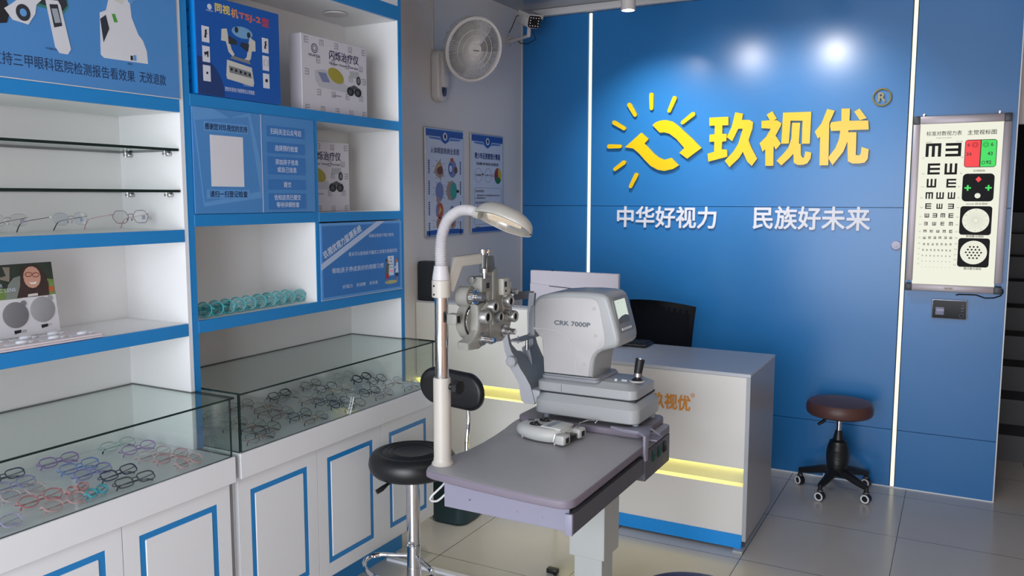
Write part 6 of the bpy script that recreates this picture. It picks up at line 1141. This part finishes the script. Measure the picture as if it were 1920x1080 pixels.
# ------------------------------------------------------------------ spectacles
def rim_shape(kind, w, h, n=26):
    P = []
    for k in range(n):
        a = 2*PI*k/n; c, s = math.cos(a), math.sin(a)
        e = {'round': 1.0, 'soft': 0.74, 'rect': 0.60, 'hex': 0.9}[kind]
        x = w/2*math.copysign(abs(c)**e, c); y = h/2*math.copysign(abs(s)**e, s)
        if kind == 'hex': q = 1.0+0.04*math.cos(6*a); x *= q; y *= q
        P.append((x, y-0.05*h*(1-abs(c))*0))
    return P
SPEC = {}
def spectacles(kind, w, h, rim, rim_m, temple_m, mode, label, loc, rz, tip_m=None, rimless=False, group=None, lens_m=None, tag_card=False):
    """local frame: front faces +x, width along y, standing on z = 0"""
    t = thing('spectacles', label, 'glasses', loc, rz, group=group)
    key = (kind, w, h, rim, rim_m.name, temple_m.name, mode, tip_m.name if tip_m else '', rimless)
    if key in SPEC:
        src = SPEC[key]
        for chd in src.children: copy_tree(chd, t)
        return t
    lw = w*0.40; gap = w*0.5-lw*0.5-0.004; tiltA = math.radians(52 if mode == 'folded' else (8 if mode == 'open' else 20))
    base_z = h/2+0.003
    R = Matrix.Rotation(-tiltA, 4, 'Y')
    def place(mb):
        for v in mb.bm.verts: v.co = R @ v.co
    parts = []
    fr_ = MB()
    for s in (-1, 1):
        pts = [(0.0, s*gap+x, base_z+y) for x, y in rim_shape(kind, lw, h)]
        if not rimless: fr_.tube(pts, rim, 6, closed=True, ry=rim*(1.5 if rim > 0.0015 else 1))
        else: fr_.tube(pts, 0.0004, 4, closed=True)
        fr_.tube([(0, s*(gap+lw/2-0.001), base_z+h*0.18), (-0.002, s*(w/2), base_z+h*0.20), (-0.008, s*(w/2+0.001), base_z+h*0.20)], max(rim, 0.0011), 6)
    zb = base_z+h*(0.10 if rim > 0.0015 else 0.14); fr_.tube([(0, -gap+lw/2-0.001, zb-0.001), (0.001, -0.005, zb+0.003), (0.001, 0.005, zb+0.003), (0, gap-lw/2+0.001, zb-0.001)], max(rim, 0.0010), 6)
    if rim < 0.0015:
        for s in (-1, 1): fr_.tube([(0, s*(gap-lw/2), base_z-0.002), (-0.006, s*(gap-lw/2-0.002), base_z-0.006)], 0.0005, 4); fr_.ball((-0.007, s*(gap-lw/2-0.002), base_z-0.008), 0.0015, 0.0025, 0.004, 8)
    place(fr_); parts.append(('front_frame', fr_, rim_m))
    for s in (-1, 1):
        le = MB(); le.prism([(s*gap+x*0.97, base_z+y*0.97) for x, y in rim_shape(kind, lw, h)], 0.0008, FX(-0.0004, 0, 0)); place(le); parts.append(('lens', le, lens_m or clear))
        tp = MB(); tr_ = rim*0.8 if rim > 0.0015 else 0.0009
        if mode == 'open': P = [(-0.008, s*(w/2+0.001), base_z+h*0.20), (-0.05, s*(w/2+0.002), base_z+h*0.20), (-0.098, s*(w/2), base_z+h*0.18), (-0.118, s*(w/2-0.001), base_z+h*0.02), (-0.135, s*(w/2-0.002), 0.002 if h > 0.03 else base_z-h*0.3)]
        else:
            o_ = 0.0055 if s > 0 else 0.0095; P = [(-0.008, s*(w/2+0.0005), base_z+h*0.20), (-0.008-o_*0.6, s*(w/2-0.006), base_z+h*0.19), (-0.008-o_, s*(w*0.2), base_z+h*0.15), (-0.008-o_, -s*(w*0.22), base_z+h*0.10), (-0.008-o_, -s*(w*0.38), base_z-h*0.05), (-0.007-o_, -s*(w*0.46), base_z-h*0.32)]
        SP = smooth_path(P, 4); rr_ = [tr_*(1 if i < len(SP)*0.68 else 1.7) for i in range(len(SP))]
        if tip_m: tp.mats = [temple_m, tip_m]; cut = int(len(SP)*0.68); tp.mi = 0; tp.tube(SP[:cut+1], rr_[:cut+1], 6); tp.mi = 1; tp.tube(SP[cut:], [max(x, 0.0018) for x in rr_[cut:]], 6)
        else: tp.tube(SP, rr_, 6)
        place(tp); parts.append(('temple', tp, temple_m))
    if tag_card: tg = MB(); tg.box(-0.035, -0.020, w/2+0.002, w/2+0.0025, base_z-h*0.15, base_z+h*0.16); place(tg); parts.append(('price_tag', tg, mat('paper_tag', (150, 152, 176), 0.5)))
    zmin = min(v.co.z for _, p, _ in parts for v in p.bm.verts); xm = 0.0
    for nme, p, mm in parts:
        for v in p.bm.verts: v.co.z += 0.0006-zmin; v.co.x += (0.012 if mode == 'folded' else 0)
        build(nme, p, mm, t, local=True, smooth=60)
    SPEC[key] = t; return t
def plast(nm, rgb):
    m_ = mat(nm, rgb, 0.15, coat=0.3)
    if max(rgb) > 120: m_.node_tree.nodes['Principled BSDF'].inputs['Alpha'].default_value = 0.72
    return m_
Z1 = 0.786
LEFT = [('pale purple', (168, 130, 200), 0.221, -3.444, 'soft', 'in the back row'), ('pale blue', (130, 160, 226), 0.327, -3.450, 'soft', 'second from the back'), ('clear aqua', (180, 206, 204), 0.234, -3.251, 'soft', 'with dark temple tips'),
 ('violet and lilac', (176, 140, 204), 0.322, -3.243, 'round', 'in the right column'), ('clear blush', (222, 196, 204), 0.419, -3.262, 'round', 'behind the pink pairs'), ('soft pink', (226, 170, 178), 0.489, -3.253, 'round', 'between two blush pairs'), ('small clear rose', (226, 182, 182), 0.572, -3.259, 'round', 'at the front right corner'),
 ('lilac blue', (158, 154, 220), 0.408, -3.462, 'soft', 'just behind the navy pair'), ('dark navy', (38, 46, 84), 0.478, -3.431, 'rect', 'in the middle of the tray'), ('charcoal grey', (62, 64, 72), 0.572, -3.449, 'rect', 'in the front row'),
 ('navy and teal', (34, 60, 92), 0.218, -3.612, 'rect', 'cut by the left edge of the picture'), ('lavender', (164, 158, 214), 0.318, -3.640, 'soft', 'near the left edge'), ('transparent pink', (224, 192, 200), 0.398, -3.662, 'round', 'behind the coral pair'),
 ('coral pink', (222, 130, 142), 0.482, -3.666, 'round', 'at the left front'), ('glossy blush', (228, 176, 180), 0.565, -3.653, 'round', 'in front of the coral pair'), ('lilac clear', (196, 184, 222), 0.570, -3.83, 'soft', 'at the lower left corner')]
for i, (nm, rgb, x, y, kind, wh) in enumerate(LEFT):
    pm = plast('frame_'+nm.replace(' ', '_'), rgb)
    spectacles(kind, 0.124 if 'small' not in nm else 0.10, 0.036 if kind != 'rect' else 0.032, 0.0017, pm, pm, 'folded', '%s plastic spectacles %s' % (nm, wh), (x, y, Z1), math.radians(-4+((i*37) % 9)), tip_m=ink if 'aqua' in nm else None, group='plastic spectacles in the left show case')
for nm, rgb, x, y, lb in (('tiny_pink', (226, 160, 164), 0.495, -3.572, 'tiny folded pink spectacles behind the cyan toddler pair'), ('toddler_cyan', (70, 190, 214), 0.560, -3.560, 'tiny folded cyan toddler spectacles at the front of the tray')):
    pm = plast('frame_'+nm, rgb); spectacles('round', 0.072, 0.026, 0.0026, pm, pm, 'folded', lb, (x, y, Z1), 0.15)
MET = {'black': (mat('wire_black', (30, 32, 38), 0.3, 0.6), 0.0013), 'bold black': (mat('acetate_black', (16, 17, 20), 0.2), 0.0021), 'gold': (mat('wire_gold', (176, 140, 110), 0.25, 0.9), 0.0008), 'rose gold': (mat('wire_rose', (170, 124, 108), 0.25, 0.9), 0.0008), 'silver': (mat('wire_silver', (190, 192, 196), 0.2, 0.9), 0.0008), 'clear': (mat('acetate_clear', (190, 190, 194), 0.15), 0.0016), 'navy': (mat('acetate_navy', (34, 44, 66), 0.2), 0.0020), 'gunmetal': (mat('wire_gunmetal', (84, 82, 84), 0.25, 0.8), 0.0010)}
RIGHT = [(0.199, -2.489, 'bold black', 'rect'), (0.188, -2.287, 'gunmetal', 'round'), (0.286, -2.302, 'black', 'round'), (0.207, -2.095, 'clear', 'round'), (0.298, -2.083, 'navy', 'round'), (0.378, -2.077, 'black', 'soft'), (0.472, -2.086, 'rose gold', 'soft'), (0.574, -2.095, 'gold', 'round'),
 (0.352, -2.288, 'gold', 'round'), (0.429, -2.29, 'silver', 'soft'), (0.493, -2.277, 'black', 'round'), (0.566, -2.278, 'rose gold', 'hex'), (0.255, -2.5, 'silver', 'round'), (0.364, -2.482, 'gold', 'round'), (0.43, -2.476, 'gunmetal', 'round'), (0.502, -2.475, 'black', 'round'), (0.572, -2.473, 'black', 'hex'),
 (0.198, -2.690, 'rose gold', 'round'), (0.275, -2.646, 'rose gold', 'soft'), (0.342, -2.690, 'gold', 'round'), (0.420, -2.705, 'rose gold', 'hex'), (0.495, -2.690, 'gunmetal', 'round'), (0.572, -2.695, 'gold', 'hex'),
 (0.292, -2.906, 'silver', 'round'), (0.375, -2.893, 'gold', 'round'), (0.453, -2.882, 'rose gold', 'round'), (0.523, -2.885, 'gunmetal', 'hex'), (0.572, -2.965, 'rose gold', 'round'), (0.215, -2.88, 'rose gold', 'hex')]
rows = [(0.24, 'back row'), (0.33, 'second row from the back'), (0.40, 'third row from the back'), (0.465, 'third row from the front'), (0.54, 'second row from the front'), (1, 'front row')]
def rowof(x):
    for a, n in rows:
        if x < a: return n
byrow = {}
for r_ in RIGHT: byrow.setdefault(rowof(r_[0]), []).append(r_)
ordn = ['first', 'second', 'third', 'fourth', 'fifth', 'sixth', 'seventh']
for rn, lst in byrow.items():
    lst.sort(key=lambda r: r[1])
    for i, (x, y, mt, kind) in enumerate(lst):
        mm, rr_ = MET[mt]
        spectacles(kind, 0.128, 0.042 if kind != 'rect' else 0.034, rr_, mm, mm, 'folded', '%s framed %s spectacles, %s from the left in the %s' % (mt, {'round': 'round', 'soft': 'oval', 'hex': 'angular', 'rect': 'rectangular'}[kind], ordn[i], rn), (x, y, Z1), math.radians(-3+((i*29+len(rn)*7) % 9)), tip_m=ink if rr_ < 0.0012 else None, group='metal and black spectacles in the right show case')
# open pairs standing on the left unit's shelf
pkt = mat('temple_pink', (196, 140, 148), 0.3); mau = mat('wire_mauve', (120, 104, 124), 0.3, 0.6)
spectacles('hex', 0.135, 0.040, 0.0009, mau, pkt, 'open', 'mauve angular spectacles with pink temples on the shelf nearest the divider', (0.322, -3.232, 1.5005), math.radians(2), tag_card=True)
spectacles('soft', 0.135, 0.036, 0.0009, MET['silver'][0], mat('temple_black', (30, 30, 34), 0.3), 'open', 'rimless spectacles with black temples, the middle pair on the upper shelf', (0.330, -3.435, 1.5005), math.radians(12), rimless=True, tag_card=True)
spectacles('soft', 0.130, 0.034, 0.0009, MET['silver'][0], mat('temple_black', (30, 30, 34), 0.3), 'open', 'rimless spectacles with a dark temple cut by the left picture edge', (0.300, -3.60, 1.5005), math.radians(8), rimless=True, tag_card=True)
# cyan pairs in a row
cy = plast('frame_clear_cyan', (84, 196, 206)); cl_cy = glass_mat('cyan_lens', (0.72, 0.90, 0.90), 0.8, base=0.05)
for i in range(10):
    f = i/9; x, y = 0.378-0.030*f, -3.085+0.475*f
    t = spectacles('round', 0.098, 0.045, 0.0024, cy, cy, 'leaning', 'clear cyan round child spectacles, %s from the left in the row' % (ordn+['eighth', 'ninth', 'tenth'])[i], (x, y+0.042, 1.2035), math.radians(-62+(i*13) % 11), group='cyan spectacles in a row on the shelf', lens_m=cl_cy)
